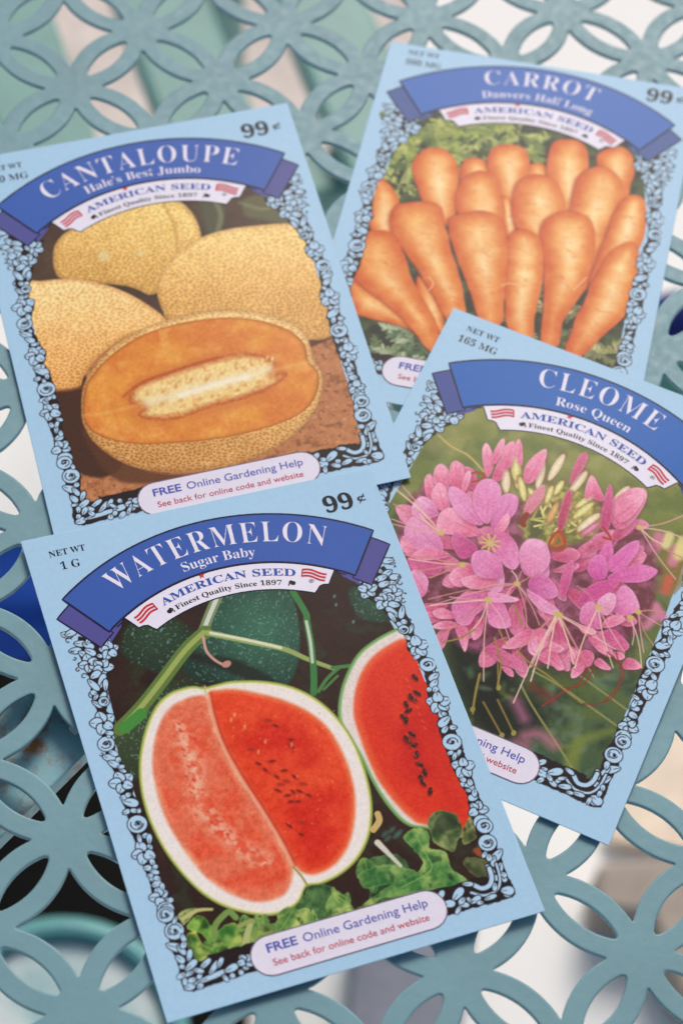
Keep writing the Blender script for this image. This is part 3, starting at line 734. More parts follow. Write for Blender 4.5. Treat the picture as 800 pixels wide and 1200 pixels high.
    left = [(262, 97), (230, 94), (195, 104), (150, 132), (118, 190), (103, 268), (107, 340), (130, 428), (166, 500), (222, 582), (290, 648), (370, 686), (432, 693), (490, 672), (515, 622), (514, 588), (480, 522), (420, 424), (360, 332), (310, 242), (278, 155)]
    def fl_l(x, y, d):
        n_ = fbm(x, y, .9, 2); c = mix((240, 172, 130), (230, 88, 56), d / 1.7); c = mix(c, (230, 118, 84), spots(x, y, 4.5, 6, .35, .6) * .8)
        return c + (n_[..., None] - .5) * 36 * [1, 1, .9] + (vnoise(x, y, .33, 1)[..., None] - .5) * 14
    A.poly(zb(left), fl_l, h1, .4)
    st = zb([(180, 190), (205, 245), (225, 300), (232, 360), (250, 420), (290, 470), (335, 515), (390, 555), (430, 575)])
    w = A.win(st, 5); x, y = A.X[w], A.Y[w]; d = seg_dist(x, y, spline(st, False), False)
    A.put(w, np.clip(1 - d / 3.4, 0, 1) * np.clip((fbm(x, y, 1.3, 3) - .36) * 4, 0, 1) * .85, np.broadcast_to((246, 196, 164), x.shape + (3,)), h1)
    for i in range(26):
        t = i / 25; q = st[int(t * (len(st) - 1))] + np.random.default_rng(i).normal(0, 1.3, 2); A.ell(q[0], q[1], .5, .2, 2.0 + .3 * (i % 3), (206, 62, 44), h1, .12, .7)
    right = [(268, 86), (300, 76), (345, 74), (405, 84), (482, 104), (562, 140), (622, 192), (666, 270), (692, 350), (698, 430), (682, 520), (642, 582), (590, 612), (552, 612), (522, 590), (482, 520), (422, 422), (362, 330), (312, 240), (280, 155)]
    def fl_r(x, y, d):
        c = mix((238, 132, 84), (232, 72, 36), d / 1.5); c = mix(c, (214, 42, 24), spots(x, y, 11, 1, .38, .62) * np.clip(d / 5, 0, 1)); return c + (vnoise(x, y, .4, 3)[..., None] - .5) * 12 + (fbm(x, y, 1.2, 4)[..., None] - .5) * 26
    A.poly(zb(right), fl_r, h1, .4)
    cut = zb([(270, 92), (283, 155), (312, 240), (362, 330), (422, 422), (482, 520), (516, 590)])
    A.stroke(cut + [.5, .2], .9, (190, 44, 28), h1, .3, alpha=.55); A.stroke(cut, .5, (240, 156, 120), h1, .15, alpha=.8)
    A.stroke(zb([(516, 592), (540, 618), (558, 646)]), .45, (150, 150, 70), h1); A.stroke(zb([(258, 66), (262, 92)]), .6, (206, 190, 130), h1, alpha=.7)
    for i, p in enumerate(zb([(443, 165), (465, 182), (510, 222), (512, 242), (393, 250), (415, 292), (455, 285), (468, 330), (495, 342), (472, 370), (500, 384), (516, 374), (546, 350), (562, 384), (530, 402), (505, 472), (540, 462), (540, 498), (490, 312), (520, 330), (480, 352), (535, 372), (510, 402), (435, 310)])):
        a = [.1, 2.9, .4, 2.6][i % 4] - .5; A.ell(p[0], p[1] - .15, .95, .45, a, (184, 34, 22), h1, .25, .7); A.ell(p[0], p[1], .58 + .12 * (i % 3 == 0), .26, a, (104, 32, 24) if i % 4 else (150, 60, 36), h1, .14, .85)
    for i in range(40):
        r_ = np.random.default_rng(100 + i); q = zb([(r_.uniform(320, 640), r_.uniform(120, 560))])[0]; A.ell(q[0], q[1], .35, .14, r_.uniform(0, 3), (246, 140, 100), h1, .12, .55)
    for p in zb([(345, 150), (375, 185), (335, 165), (435, 228), (415, 258), (512, 238)]): A.ell(p[0], p[1], .6, .28, 1.2, (248, 190, 120), h1, .2, .6)
    # leaves along the bottom
    rl = random.Random(8)
    for i in range(38):
        q = np.array([rl.uniform(14, 72), rl.uniform(9.5, 19)]); a = rl.uniform(0, 6.3); L_ = rl.uniform(2.2, 4.2); wd = L_ * rl.uniform(.35, .6); dx = np.array([math.cos(a), math.sin(a)]); nx_ = np.array([-dx[1], dx[0]])
        if q[1] > 15 and 17 < q[0] < 48 or q[0] > 60 or 50 < q[0] and q[1] > 12: continue
        g = rl.random(); leafy(A, [q - dx * L_, q - dx * L_ * .3 + nx_ * wd, q + dx * L_ * .4 + nx_ * wd * .6, q + dx * L_, q + dx * L_ * .3 - nx_ * wd * .8, q - dx * L_ * .4 - nx_ * wd], (40 + 25 * g, 86 + 34 * g, 40 + 10 * g), (120 + 70 * g, 160 + 40 * g, 80 + 30 * g), lv, [q - dx * L_ * .8, q + dx * L_ * .8], .35)
    leafy(A, zc([(255, 905), (300, 872), (345, 890), (345, 940), (400, 955), (420, 1010), (460, 1040), (490, 1075), (440, 1090), (330, 1092), (240, 1110), (160, 1120), (190, 1085), (260, 1050), (310, 1020), (320, 985), (290, 950)]), (46, 108, 50), (150, 180, 96), lv, zc([(300, 900), (330, 960), (350, 1020), (250, 1080)]))
    leafy(A, zc([(100, 1040), (150, 1010), (210, 1000), (260, 1010), (300, 1030), (240, 1060), (170, 1075), (120, 1085)]), (48, 104, 52), (140, 172, 92), lv)
    leafy(A, ze([(28, 330), (20, 250), (70, 195), (140, 188), (210, 215), (250, 280), (262, 350), (230, 400), (205, 480), (130, 460), (60, 410)]), (48, 72, 38), (140, 152, 92), lv)
    A.poly(ze([(60, 320), (80, 250), (140, 215), (200, 240), (235, 300), (180, 330), (110, 345)]), (44, 56, 36), lv, .3, alpha=.7)
    leafy(A, ze([(265, 340), (290, 260), (330, 230), (370, 270), (380, 350), (330, 410), (270, 430)]), (56, 70, 36), (150, 152, 92), lv)
    leafy(A, ze([(270, 560), (330, 520), (420, 540), (470, 590), (450, 640), (390, 670), (340, 650)]), (62, 72, 42), (112, 118, 72), lv)
    A.poly(ze([(340, 470), (390, 445), (425, 480), (400, 515), (355, 500)]), (150, 74, 40), lv, .2, jag=.3)
    A.stroke(zc([(165, 925), (200, 960), (245, 1005)]), 1.4, (214, 210, 190), lv, taper=.6); A.stroke(zc([(150, 880), (170, 850), (165, 825)]), 1.4, (206, 176, 110), lv)
    for p in zc([(215, 880), (230, 900), (190, 895), (200, 910), (240, 890)]): A.ell(p[0], p[1], 1.0, .5, .5, (70, 110, 96), lv, .3, .7)
    leafy(A, zd([(210, 180), (280, 140), (340, 140), (260, 230), (220, 230)]), (70, 110, 50), (190, 196, 120), lv); leafy(A, zd([(270, 240), (330, 180), (390, 200), (440, 280), (420, 350), (360, 290), (290, 270)]), (56, 116, 44), (150, 190, 80), lv)
    leafy(A, zd([(265, 300), (320, 280), (370, 350), (430, 380), (420, 440), (360, 465), (310, 430), (280, 380)]), (50, 104, 40), (196, 200, 96), lv); leafy(A, zd([(440, 320), (480, 260), (540, 225), (600, 240), (640, 320), (640, 400), (560, 430), (470, 450), (435, 420)]), (50, 108, 42), (172, 192, 92), lv)
    A.stroke(zd([(440, 320), (450, 240), (500, 180), (540, 155), (580, 190)]), 1.3, (120, 150, 76), lv); A.stroke(zd([(640, 380), (650, 300), (680, 210)]), 1.6, (180, 184, 120), lv, taper=1.0); leafy(A, zd([(690, 330), (720, 260), (800, 240), (860, 300), (800, 340)]), (50, 80, 40), (140, 160, 80), lv)
    A.stroke(zd([(600, 245), (660, 215), (690, 215)]), 1.0, (150, 160, 90), lv); A.stroke(zd([(215, 220), (330, 150), (430, 140)]), 1.0, (190, 186, 120), lv, taper=.5)
    border(A, 0.0, 11); grain(A); return A

def netted(dk, md, lt, cell, lx, ly, cx, cy, r, seed):
    """netted melon rind: pale raised net over a tan ground"""
    def f(x, y, d):
        a = math.radians(-20); u = (x * math.cos(a) + y * math.sin(a)) / 1.35; v = -x * math.sin(a) + y * math.cos(a)
        d1, d2 = worley(u + .6 * (vnoise(x, y, 1.6, seed) - .5), v, cell, seed); pit = np.clip(1.25 - d1 / .36, 0, 1) * (.45 + .75 * vnoise(x, y, .9, seed + 1)); net = np.clip(1 - pit, 0, 1)
        t = np.clip(.62 + ((x - cx) * lx + (y - cy) * ly) / r * .55, 0, 1)
        g = mix(dk, md, t * 1.3) ; g = mix(g, lt, np.clip(t - .5, 0, 1) * 1.7)
        g = mix(g, np.minimum(np.asarray(lt) * 1.06, 255), np.clip(.30 - (d2 - d1), 0, 1) * 1.7); g = mix(g * [1.10, 1.10, 1.06], np.asarray(dk) * .82, (1 - net) * .5); g = mix(g, np.asarray(dk) * .8, np.clip(1 - d / 1.4, 0, 1) * .35)
        return g + (fbm(x, y, 2.5, seed)[..., None] - .5) * 26
    return f
def art_cantaloupe(pk):
    A = Art(); k = 'ca'; z = lambda p: tr(k, 0, 120, 1.6667, p); zf = lambda p: tr(k, 80, 350, 2.286, p)
    bg = A.part('picture', 'printed picture of netted cantaloupes and a cut half lying on brown soil')
    def ground(x, y, d):
        c = mix((66, 48, 40), (92, 70, 54), fbm(x, y, 4, 2)); low = np.clip((58 - y) / 6, 0, 1)
        s_ = mix((172, 106, 64), (206, 140, 92), fbm(x, y, 1.3, 3)); s_ = mix(s_, (128, 74, 44), spots(x, y, 1.1, 6, .56, .76) * .7); s_ = mix(s_, (228, 176, 128), spots(x, y, .6, 1, .76, .78) * .6)
        return mix(c, 1, 0) * (1 - low[..., None]) + s_ * low[..., None]
    window(A, 1.0, ground, bg)
    A.poly(z([(480, 190), (540, 185), (570, 200), (570, 240), (520, 235), (480, 225)]), (98, 96, 66), bg, .6, jag=.4); A.poly(z([(395, 195), (425, 190), (440, 215), (425, 260), (405, 260)]), (82, 84, 60), bg, .8, jag=.4)
    A.stroke(z([(420, 195), (432, 225), (425, 262)]), 1.2, (132, 136, 104), bg, .4, alpha=.7); A.stroke(z([(470, 200), (510, 212), (540, 205)]), 1.0, (140, 142, 100), bg, .4, alpha=.6)
    A.poly(z([(100, 560), (170, 540), (190, 640), (240, 705), (200, 735), (140, 715), (112, 640)]), (70, 42, 30), bg, .4, jag=.2)
    A.poly(z([(160, 640), (240, 700), (330, 728), (460, 716), (540, 690), (470, 735), (320, 745), (220, 735)]), (92, 54, 34), bg, .5, alpha=.85)
    A.poly(z([(600, 470), (650, 452), (655, 460), (610, 480)]), (84, 50, 34), bg, .3, alpha=.9)
    whole = lambda lab: A.part('printed_melon', lab)
    def body(pts, f, pid): A.poly(z(pts), f, pid, .18)
    c_ = z([(250, 280)])[0]; body([(105, 300), (112, 275), (140, 250), (230, 200), (330, 192), (372, 215), (393, 262), (385, 300), (345, 345), (300, 382), (250, 365), (130, 350), (108, 330)], netted((170, 118, 56), (222, 178, 102), (242, 208, 136), .76, .3, .6, c_[0], c_[1], 20, 1), whole('whole netted cantaloupe printed at the back'))
    A.stroke(z([(320, 200), (345, 260), (345, 340)]), .7, (196, 150, 74), None, .4, alpha=.7); A.ell(*z([(205, 305)])[0], 1.4, 1.6, 0, (236, 222, 170), None, .7, .6); A.ell(*z([(275, 300)])[0], 1.2, .8, 0, (236, 222, 170), None, .6, .5)
    c_ = z([(470, 330)])[0]; body([(307, 375), (312, 345), (332, 315), (370, 282), (425, 258), (500, 245), (590, 244), (640, 300), (660, 440), (605, 468), (540, 440), (460, 418), (400, 418), (335, 432), (318, 412)], netted((180, 120, 58), (228, 180, 104), (246, 212, 148), .76, .15, .75, c_[0], c_[1], 20, 3), whole('whole netted cantaloupe printed on the right'))
    c_ = z([(170, 440)])[0]; body([(40, 360), (80, 352), (140, 349), (210, 362), (275, 392), (326, 432), (300, 448), (240, 468), (190, 505), (165, 540), (155, 560), (100, 568), (60, 568), (40, 480)], netted((200, 126, 58), (234, 182, 112), (248, 216, 162), .76, .1, .8, c_[0], c_[1], 21, 5), whole('whole netted cantaloupe printed on the left'))
    A.stroke(z([(90, 565), (130, 566), (158, 560)]), .8, (150, 92, 48), None, .3, alpha=.7)
    hf = A.part('printed_melon_half', 'cut cantaloupe half with orange flesh and a seed hollow')
    c_ = z([(400, 560)])[0]
    body([(160, 600), (166, 552), (200, 502), (262, 456), (332, 430), (420, 413), (500, 415), (568, 434), (600, 462), (612, 505), (628, 530), (628, 570), (610, 612), (570, 655), (520, 688), (450, 712), (380, 722), (300, 722), (240, 706), (190, 672), (165, 635)], netted((156, 98, 46), (214, 160, 92), (238, 202, 140), .76, .35, .55, c_[0], c_[1], 26, 2), hf)
    fl = [(163, 602), (170, 556), (206, 510), (266, 467), (340, 441), (430, 427), (500, 430), (560, 447), (594, 474), (603, 508), (622, 532), (620, 568), (596, 604), (540, 632), (450, 656), (350, 668), (260, 670), (196, 654), (168, 630)]
    A.poly(z(fl), (176, 96, 38), hf, .15)
    ctr = np.array([395, 550.0])
    def flesh(x, y, d):
        c = mix((206, 128, 52), (232, 152, 62), d / 1.1); c = mix(c, (222, 128, 56), spots(x, y, 7, 3, .35, .65)); c = mix(c, (240, 172, 84), spots(x, y, 3.4, 5, .52, .75) * .6); return c + (fbm(x, y, .8, 6)[..., None] - .5) * 22
    A.poly(z([tuple(ctr + (np.array(p) - ctr) * .985) for p in fl]), flesh, hf, .3)
    A.poly(zf([(150, 260), (180, 225), (280, 190), (380, 160), (470, 148), (540, 158), (575, 185), (590, 210), (540, 270), (460, 300), (330, 332), (220, 345), (170, 330), (155, 295)]), (212, 122, 54), hf, 1.0, jag=.4, alpha=.7)
    def hollow(x, y, d):
        c = mix((186, 84, 36), (246, 214, 140), d / 2.0); c = mix(c, (222, 146, 74), spots(x, y, 1.5, 4, .56, .7) * .6); return c + (fbm(x, y, .6, 2)[..., None] - .5) * 40
    A.poly(zf([(165, 268), (190, 235), (290, 198), (390, 168), (470, 152), (530, 162), (556, 184), (545, 205), (585, 205), (560, 235), (480, 270), (390, 295), (300, 325), (230, 330), (190, 318), (205, 295), (170, 290)]), hollow, hf, .35, jag=.5)
    w0 = zf([(215, 285), (300, 262), (390, 235), (480, 212), (535, 195)]); A.stroke(w0, 2.6, (246, 230, 186), hf, 1.1, alpha=.8); A.stroke(w0[1:4] + [0, -.5], 1.0, (255, 250, 232), hf, .7, alpha=.8)
    for i in range(26):
        t = i / 25; q = zf([(215 + 330 * t, 258 - 92 * t + 4 * math.sin(i * 2.3))])[0]; A.ell(q[0], q[1] + .5 * math.sin(i * 5.7), 1.0 + .4 * math.sin(i * 3.3), .32 + .12 * math.cos(i * 2.1), 1.15 + .35 * math.sin(i * 1.9), (236, 196, 116) if i % 3 else (212, 142, 70), hf, .35, .75); A.ell(q[0] + .25, q[1] + .2, .6, .2, 1.15, (252, 236, 190), hf, .15, .7)
    for i in range(22):
        t = i / 21; q = zf([(200 + 360 * t, 308 - 84 * t + 7 * math.sin(i * 1.7))])[0]; A.ell(q[0], q[1], .8 + .5 * math.sin(i * 4.1), .34, .4 + .4 * math.sin(i * 2.7), (240, 204, 132) if i % 3 else (204, 122, 58), hf, .4, .6)
    A.stroke(zf([(45, 318), (100, 312), (160, 298), (200, 285)]), .7, (240, 186, 100), hf, .5, alpha=.5); A.stroke(zf([(560, 195), (610, 182), (660, 172)]), .6, (240, 196, 116), hf, .5, alpha=.5)
    A.stroke(zf([(150, 268), (200, 232), (300, 196), (400, 166)]), .7, (186, 84, 40), hf, .3, alpha=.8)
    border(A, 1.0, 12); grain(A); return A

def art_carrot(pk):
    A = Art(); k = 'cr'; z = lambda p: tr(k, 390, 40, 1.951, p)
    bg = A.part('picture', 'printed picture of a pile of orange carrots on dark green leaves')
    def dark(x, y, d): return mix((36, 44, 34), (72, 88, 46), spots(x, y, 3, 2, .4, .7))
    window(A, 2.5, dark, bg)
    r_ = random.Random(5)
    def frond(c, n, L, cols, spread=(0, 6.28)):
        for i in range(n):
            a = r_.uniform(*spread); l_ = L * r_.uniform(.5, 1.1); q = np.array(c) + np.array([math.cos(a), math.sin(a)]) * l_
            m_ = (np.array(c) + q) / 2 + np.array([r_.uniform(-.6, .6), r_.uniform(-.6, .6)]); col = np.array(r_.choice(cols))
            A.stroke([c, m_, q], .5, col * .8, bg, .15)
            for j in range(6):
                t = .3 + .7 * j / 5; p0 = np.array(c) * (1 - t) + q * t; aa = a + r_.choice((-.8, .8)) + r_.uniform(-.3, .3); A.ell(p0[0] + .6 * math.cos(aa), p0[1] + .6 * math.sin(aa), 1.2, .4, aa, col * r_.uniform(.8, 1.15), bg, .2)
    gr = [(150, 164, 74), (112, 130, 66), (176, 182, 100), (78, 100, 52)]
    for i in range(26): frond(z([(r_.uniform(110, 480), r_.uniform(190, 330))])[0], 4, 6, gr)
    for c in ((150, 230), (250, 200), (280, 240), (360, 230), (170, 300), (150, 350), (420, 230), (230, 250)): frond(z([c])[0], 7, 8, gr[:3])
    for i in range(16): frond(z([(r_.uniform(60, 230), r_.uniform(640, 780))])[0], 4, 5, [(120, 140, 96), (88, 112, 80), (166, 176, 140)])
    for i in range(12): frond(z([(r_.uniform(420, 660), r_.uniform(600, 760))])[0], 4, 5, [(150, 150, 96), (120, 120, 78), (186, 180, 120)])
    cs = [[(100, 335), (82, 375), (78, 420), (95, 462), (140, 455), (146, 385), (122, 345)],
          [(184, 320), (190, 290), (212, 270), (250, 271), (274, 295), (282, 345), (276, 400), (265, 440), (235, 425), (200, 380)],
          [(288, 330), (295, 300), (318, 289), (344, 298), (354, 330), (330, 380), (295, 380)], [(438, 330), (445, 308), (462, 300), (482, 312), (488, 350), (450, 360)],
          [(350, 300), (362, 268), (392, 260), (428, 266), (442, 295), (438, 335), (420, 385), (395, 395), (365, 350)], [(600, 300), (614, 272), (650, 262), (680, 280), (684, 320), (660, 390), (625, 390)],
          [(486, 300), (500, 255), (535, 246), (566, 258), (580, 300), (576, 350), (552, 420), (515, 400), (492, 350)],
          [(380, 390), (392, 380), (405, 395), (414, 450), (395, 475), (382, 430)], [(282, 370), (300, 335), (335, 322), (368, 340), (382, 390), (382, 440), (350, 470), (300, 450), (282, 410)],
          [(545, 370), (562, 330), (598, 310), (635, 320), (658, 355), (652, 400), (628, 460), (596, 540), (552, 600), (530, 560), (535, 460)],
          [(408, 380), (422, 345), (460, 330), (500, 342), (522, 385), (518, 430), (496, 460), (478, 540), (455, 530), (430, 470), (410, 430)],
          [(620, 470), (645, 405), (676, 376), (704, 386), (712, 430), (700, 480), (655, 560), (600, 600), (585, 575), (600, 520)],
          [(30, 550), (60, 572), (130, 612), (200, 690), (150, 668), (80, 650), (45, 630)], [(190, 560), (230, 600), (250, 680), (235, 680), (200, 630)],
          [(598, 560), (632, 505), (676, 484), (694, 510), (686, 570), (664, 640), (610, 692), (560, 735), (532, 722), (555, 650), (580, 600)],
          [(470, 470), (486, 432), (530, 416), (578, 430), (592, 470), (584, 540), (556, 605), (524, 650), (510, 705), (475, 705), (478, 620), (480, 540)],
          [(392, 490), (406, 464), (436, 458), (466, 480), (474, 530), (468, 590), (456, 650), (450, 700), (402, 680), (388, 610), (386, 540)],
          [(262, 440), (290, 422), (340, 415), (378, 432), (392, 480), (390, 560), (376, 660), (335, 660), (306, 580), (280, 510)],
          [(132, 430), (148, 400), (200, 393), (240, 404), (252, 450), (266, 510), (288, 580), (294, 640), (262, 655), (228, 600), (176, 520), (142, 470)],
          [(42, 500), (56, 468), (98, 458), (134, 466), (156, 505), (178, 570), (222, 650), (236, 700), (222, 728), (150, 645), (72, 580), (40, 545)]]
    for i, p in enumerate(cs):
        q = z(p); q = q.mean(0) + (q - q.mean(0)) * 1.055; pid = A.part('printed_carrot'); top = q[:, 1].max(); bot = q[:, 1].min(); xm = q[:, 0].mean()
        ln = np.hypot(*(q.max(0) - q.min(0)))
        def col(x, y, d, top=top, bot=bot, ln=ln, i=i, q=q):
            dm = max(d.max(), .1); t = np.clip(d / dm, 0, 1); v = (y - bot) / (top - bot + .01)
            side_ = np.clip((x - q[:, 0].min()) / (np.ptp(q[:, 0]) + .01), 0, 1)
            c = mix((200, 66, 20), (248, 164, 62), t ** .7 * .85 + .35 * side_ - .05); c = mix(c, (255, 228, 172), np.clip(t - .25, 0, 1) * 1.7 * np.clip(side_ * 1.3 + .1, 0, 1) * (.6 + .5 * vnoise(x * .5, y, 2.2, i % 6)))
            c = mix(c, (250, 184, 84), np.clip(v * 1.6 - .9, 0, 1) * t * .5); c = mix(c, (238, 160, 124), np.clip(.45 - v, 0, 1) * .7 * t); ring = vnoise(x * .3, y + .12 * x + .3 * np.sin(x * 1.3), .5, i % 7); c = mix(c, (214, 96, 36), np.clip(ring - .72, 0, 1) * 1.3); c = mix(c, (255, 226, 170), np.clip(.2 - ring, 0, 1) * 1.5 * t)  # pinkish wash low on each carrot: the packet's glare put into the ink colour
            c = mix(c, (196, 84, 40), (vnoise(x * .3, y, .5, (i + 3) % 7) > .9) * .22)
            c = mix(c, (252, 200, 140), .14); return c + (fbm(x, y, 3, i % 5)[..., None] - .5) * [18, 44, 40]  # even pale mix puts the packet's sheen into the ink colour
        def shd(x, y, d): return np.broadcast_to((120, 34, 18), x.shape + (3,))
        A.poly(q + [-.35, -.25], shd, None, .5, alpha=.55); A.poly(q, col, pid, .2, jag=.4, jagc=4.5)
    for p in ([(215, 560), (225, 575), (215, 590)], [(380, 580), (400, 575), (420, 580)], [(360, 500), (340, 520)], [(545, 590), (575, 560)], [(430, 470), (440, 500)]): A.stroke(z(p), .25, (246, 206, 150), None, .1)
    border(A, 2.5, 13); grain(A, 4); return A

def art_cleome(pk):
    A = Art(); k = 'cl'
    zi = lambda p: tr(k, 440, 480, 4, p); zj = lambda p: tr(k, 600, 480, 4, p); zk = lambda p: tr(k, 480, 640, 4, p); zl = lambda p: tr(k, 620, 640, 4.444, p); zm = lambda p: tr(k, 540, 780, 3.636, p); zh = lambda p: tr(k, 440, 360, 1.875, p)
    bg = A.part('picture', 'printed picture of a pink spider flower head against blurred green leaves')
    def back(x, y, d):
        v = np.clip((y - 12) / 78, 0, 1)
        c = mix((58, 84, 58), (128, 134, 62), v ** .8); c = mix(c, (150, 150, 86), spots(x, y, 9, 2, .5, .72) * v); c = mix(c, (40, 56, 42), spots(x, y, 7, 5, .48, .66) * (1 - v) * .9); c = mix(c, (110, 136, 116), spots(x, y, 4.5, 3, .6, .75) * (1 - v) * .6)
        c = mix(c, (92, 108, 52), spots(x, y, 6, 6, .55, .7) * .6); return c
    window(A, 2.0, back, bg)
    A.poly(zh([(150, 640), (230, 680), (330, 740), (300, 830), (380, 900), (300, 960), (220, 930), (150, 760)]), (30, 34, 28), bg, 2.5, jag=.6, alpha=.92)
    A.poly(zh([(240, 560), (350, 560), (560, 620), (500, 760), (400, 820), (300, 740)]), (70, 76, 44), bg, 2.0, jag=.6, alpha=.8); A.poly(zh([(470, 700), (560, 690), (560, 760), (480, 800)]), (52, 50, 34), bg, 1.6, jag=.6, alpha=.7)
    r_ = random.Random(3)
    for i in range(60):
        p = zh([(r_.uniform(190, 560), r_.uniform(640, 1000))])[0]; A.ell(p[0], p[1], r_.uniform(.6, 2.2), r_.uniform(.3, .9), r_.uniform(0, 3), r_.choice([(84, 112, 70), (108, 132, 108), (44, 58, 44), (120, 128, 62), (60, 84, 70)]), bg, .5, .6)
    for a in ([(500, 320), (440, 600), (470, 480)], [(640, 280), (500, 330), (450, 420)],): A.stroke(zm(a), 2.2, (120, 132, 58), bg, .7, alpha=.7)
    for a in ([(250, 90), (300, 180), (400, 330), (490, 470)], [(300, 30), (420, 95), (560, 190), (660, 260)], [(430, 0), (560, 90), (700, 190)]): A.stroke(zm(a), .5, (138, 140, 78), bg, .12)
    for a, c in (([(230, 160), (265, 230)], (206, 116, 156)), ([(270, 300), (330, 295), (390, 340)], (214, 120, 150)), ([(230, 335), (270, 345)], (206, 110, 140))): A.stroke(zm(a), 2.6, c, bg, 1.1, alpha=.6)
    A.stroke(zm([(300, 95), (340, 120), (380, 150)]), 2.2, (120, 40, 34), bg, .9, alpha=.6)
    for a in ([(150, -20), (155, 100)], [(75, 40), (45, 190)], [(90, 160), (170, 300)], [(150, 150), (220, 290)]): A.stroke(zm(a), .4, (150, 124, 62), bg, .15); A.ell(*zm([a[-1]])[0], .55, .7, 0, (156, 146, 70), bg)
    A.poly(zl([(680, 60), (730, 20), (800, 60), (800, 200), (740, 260), (700, 180)]), (142, 112, 60), bg, 1.2, jag=.5, alpha=.8)
    for a, c in (([(740, 90), (760, 20)], (220, 130, 160)), ([(700, 240), (720, 180)], (206, 96, 70)), ([(650, 320), (690, 380)], (226, 130, 170)), ([(600, 420), (640, 380)], (216, 130, 160)), ([(770, 60), (790, 10)], (220, 206, 120))): A.stroke(zl(a), 2.4, c, bg, .6, alpha=.85)
    for a, c in (([(640, 130), (690, 100)], (222, 206, 110)), ([(710, 640), (730, 600)], (232, 220, 150)), ([(660, 660), (680, 600)], (216, 120, 150)), ([(780, 680), (795, 620)], (230, 216, 140))): A.stroke(zj(a), 2.4, c, bg, .5, alpha=.85)
    fh = A.part('printed_flower_head', 'pink spider flower head printed across the picture')
    fil = lambda f, pts, c=(226, 176, 160), w=.34: A.stroke(f(pts), w, c, fh, .1, alpha=.9)
    def petal(f, pts, base, tip, dk=(212, 88, 128), lt=(252, 192, 208), tone=0.0):
        q = f(pts); b0, t0 = f([base])[0], f([tip])[0]; ax = t0 - b0; L2 = ax @ ax + .01; sd = r_.randint(0, 6); nrm = np.array([-ax[1], ax[0]]) / math.sqrt(L2)
        def col(x, y, d):
            t = ((x - b0[0]) * ax[0] + (y - b0[1]) * ax[1]) / L2; s_ = (x - b0[0]) * nrm[0] + (y - b0[1]) * nrm[1]
            c = mix(dk, lt, .15 + .62 * t + .5 * (fbm(x, y, 3.4, sd) - .5) - tone); c = mix(c, np.asarray(dk) * .86, (np.abs(s_ - .5 * (vnoise(x, y, 2.5, sd) - .5)) < .16) * .4 * np.clip(1.1 - t, 0, 1))
            c = c * (.97 + .07 * vnoise(s_ * 2.2, t * 3, .6, sd))[..., None]
            return mix(c, (248, 200, 222), np.clip(1 - d / .35, 0, 1) * .25) + (vnoise(x, y, .34, sd)[..., None] - .5) * 26
        A.poly(q + [.3, -.35], (110, 36, 62), None, .6, alpha=.42); A.poly(q, col, fh, .12)
    # the crowd of petals behind the nearest ones
    hc = np.array([612.0, 668.0]); tpx = lambda p: tr(k, 0, 0, 1, p)
    A.poly(tpx([(470, 600), (520, 560), (600, 590), (700, 590), (765, 640), (760, 720), (700, 770), (600, 780), (510, 740), (465, 680)]), lambda x, y, d: mix((112, 48, 66), (176, 92, 130), spots(x, y, 2.2, 3, .35, .7)), fh, .9, jag=1.2, jagc=2, alpha=.85)
    for i in range(90):
        a_ = r_.uniform(0, 6.28); rr = math.sqrt(r_.uniform(.08, 1)); px_ = hc + [150 * rr * math.cos(a_), 118 * rr * math.sin(a_)]
        if 560 < px_[0] < 735 and px_[1] < 622: continue
        d_ = (px_ - hc); d_ = d_ / (np.hypot(*d_) + 1e-6); d_ = np.array([d_[0] * math.cos(.5 * math.sin(i * 3.1)) - d_[1] * math.sin(.5 * math.sin(i * 3.1)), d_[0] * math.sin(.5 * math.sin(i * 3.1)) + d_[1] * math.cos(.5 * math.sin(i * 3.1))]); n_ = np.array([-d_[1], d_[0]]); L_ = r_.uniform(15, 26); wd = L_ * r_.uniform(.32, .5)
        petal(tpx, [px_ - d_ * L_, px_ - d_ * L_ * .3 + n_ * wd * .8, px_ + d_ * L_ * .5 + n_ * wd, px_ + d_ * L_, px_ + d_ * L_ * .5 - n_ * wd, px_ - d_ * L_ * .3 - n_ * wd * .7], px_ - d_ * L_, px_ + d_ * L_, (196, 76, 116), (246, 176, 198), r_.uniform(0, .3))
    # centre of pale buds
    A.poly(zj([(40, 560), (60, 420), (120, 370), (240, 380), (330, 400), (400, 470), (410, 560), (300, 640), (150, 660), (60, 640)]), lambda x, y, d: mix((112, 116, 52), (196, 190, 96), spots(x, y, 1.8, 4, .35, .65)), fh, .8, jag=.7, alpha=.9)
    A.poly(zj([(80, 520), (130, 490), (150, 560), (110, 620), (70, 600)]), (86, 90, 50), fh, .6, jag=.4)
    def bud(f, a, b_, w, c0, c1): A.stroke(f([a, b_]), w + .35, (140, 96, 70), fh, .15, False, alpha=.5); q = f([a, b_]); A.ell(*(q.mean(0)), np.hypot(*(q[1] - q[0])) * .53, w * .52, math.atan2(q[1][1] - q[0][1], q[1][0] - q[0][0]), lambda x, y, d: mix(c0, c1, d / (w * .45)) + (vnoise(x, y, .4, 2)[..., None] - .5) * 20, fh, .12)
    yl, wh, pkk = ((196, 184, 100), (236, 228, 160)), ((214, 190, 150), (242, 228, 190)), ((200, 92, 130), (228, 150, 178))
    for i in range(34):
        a = r_.uniform(.2, 2.9); p = zj([(200 + r_.uniform(-130, 130), 520 + r_.uniform(-60, 80))])[0]; A.stroke([p, p + np.array([math.cos(a), math.sin(a)]) * 3.2], .5, r_.choice([(206, 200, 112), (176, 170, 86), (226, 214, 140), (150, 150, 78)]), fh, .12, False)
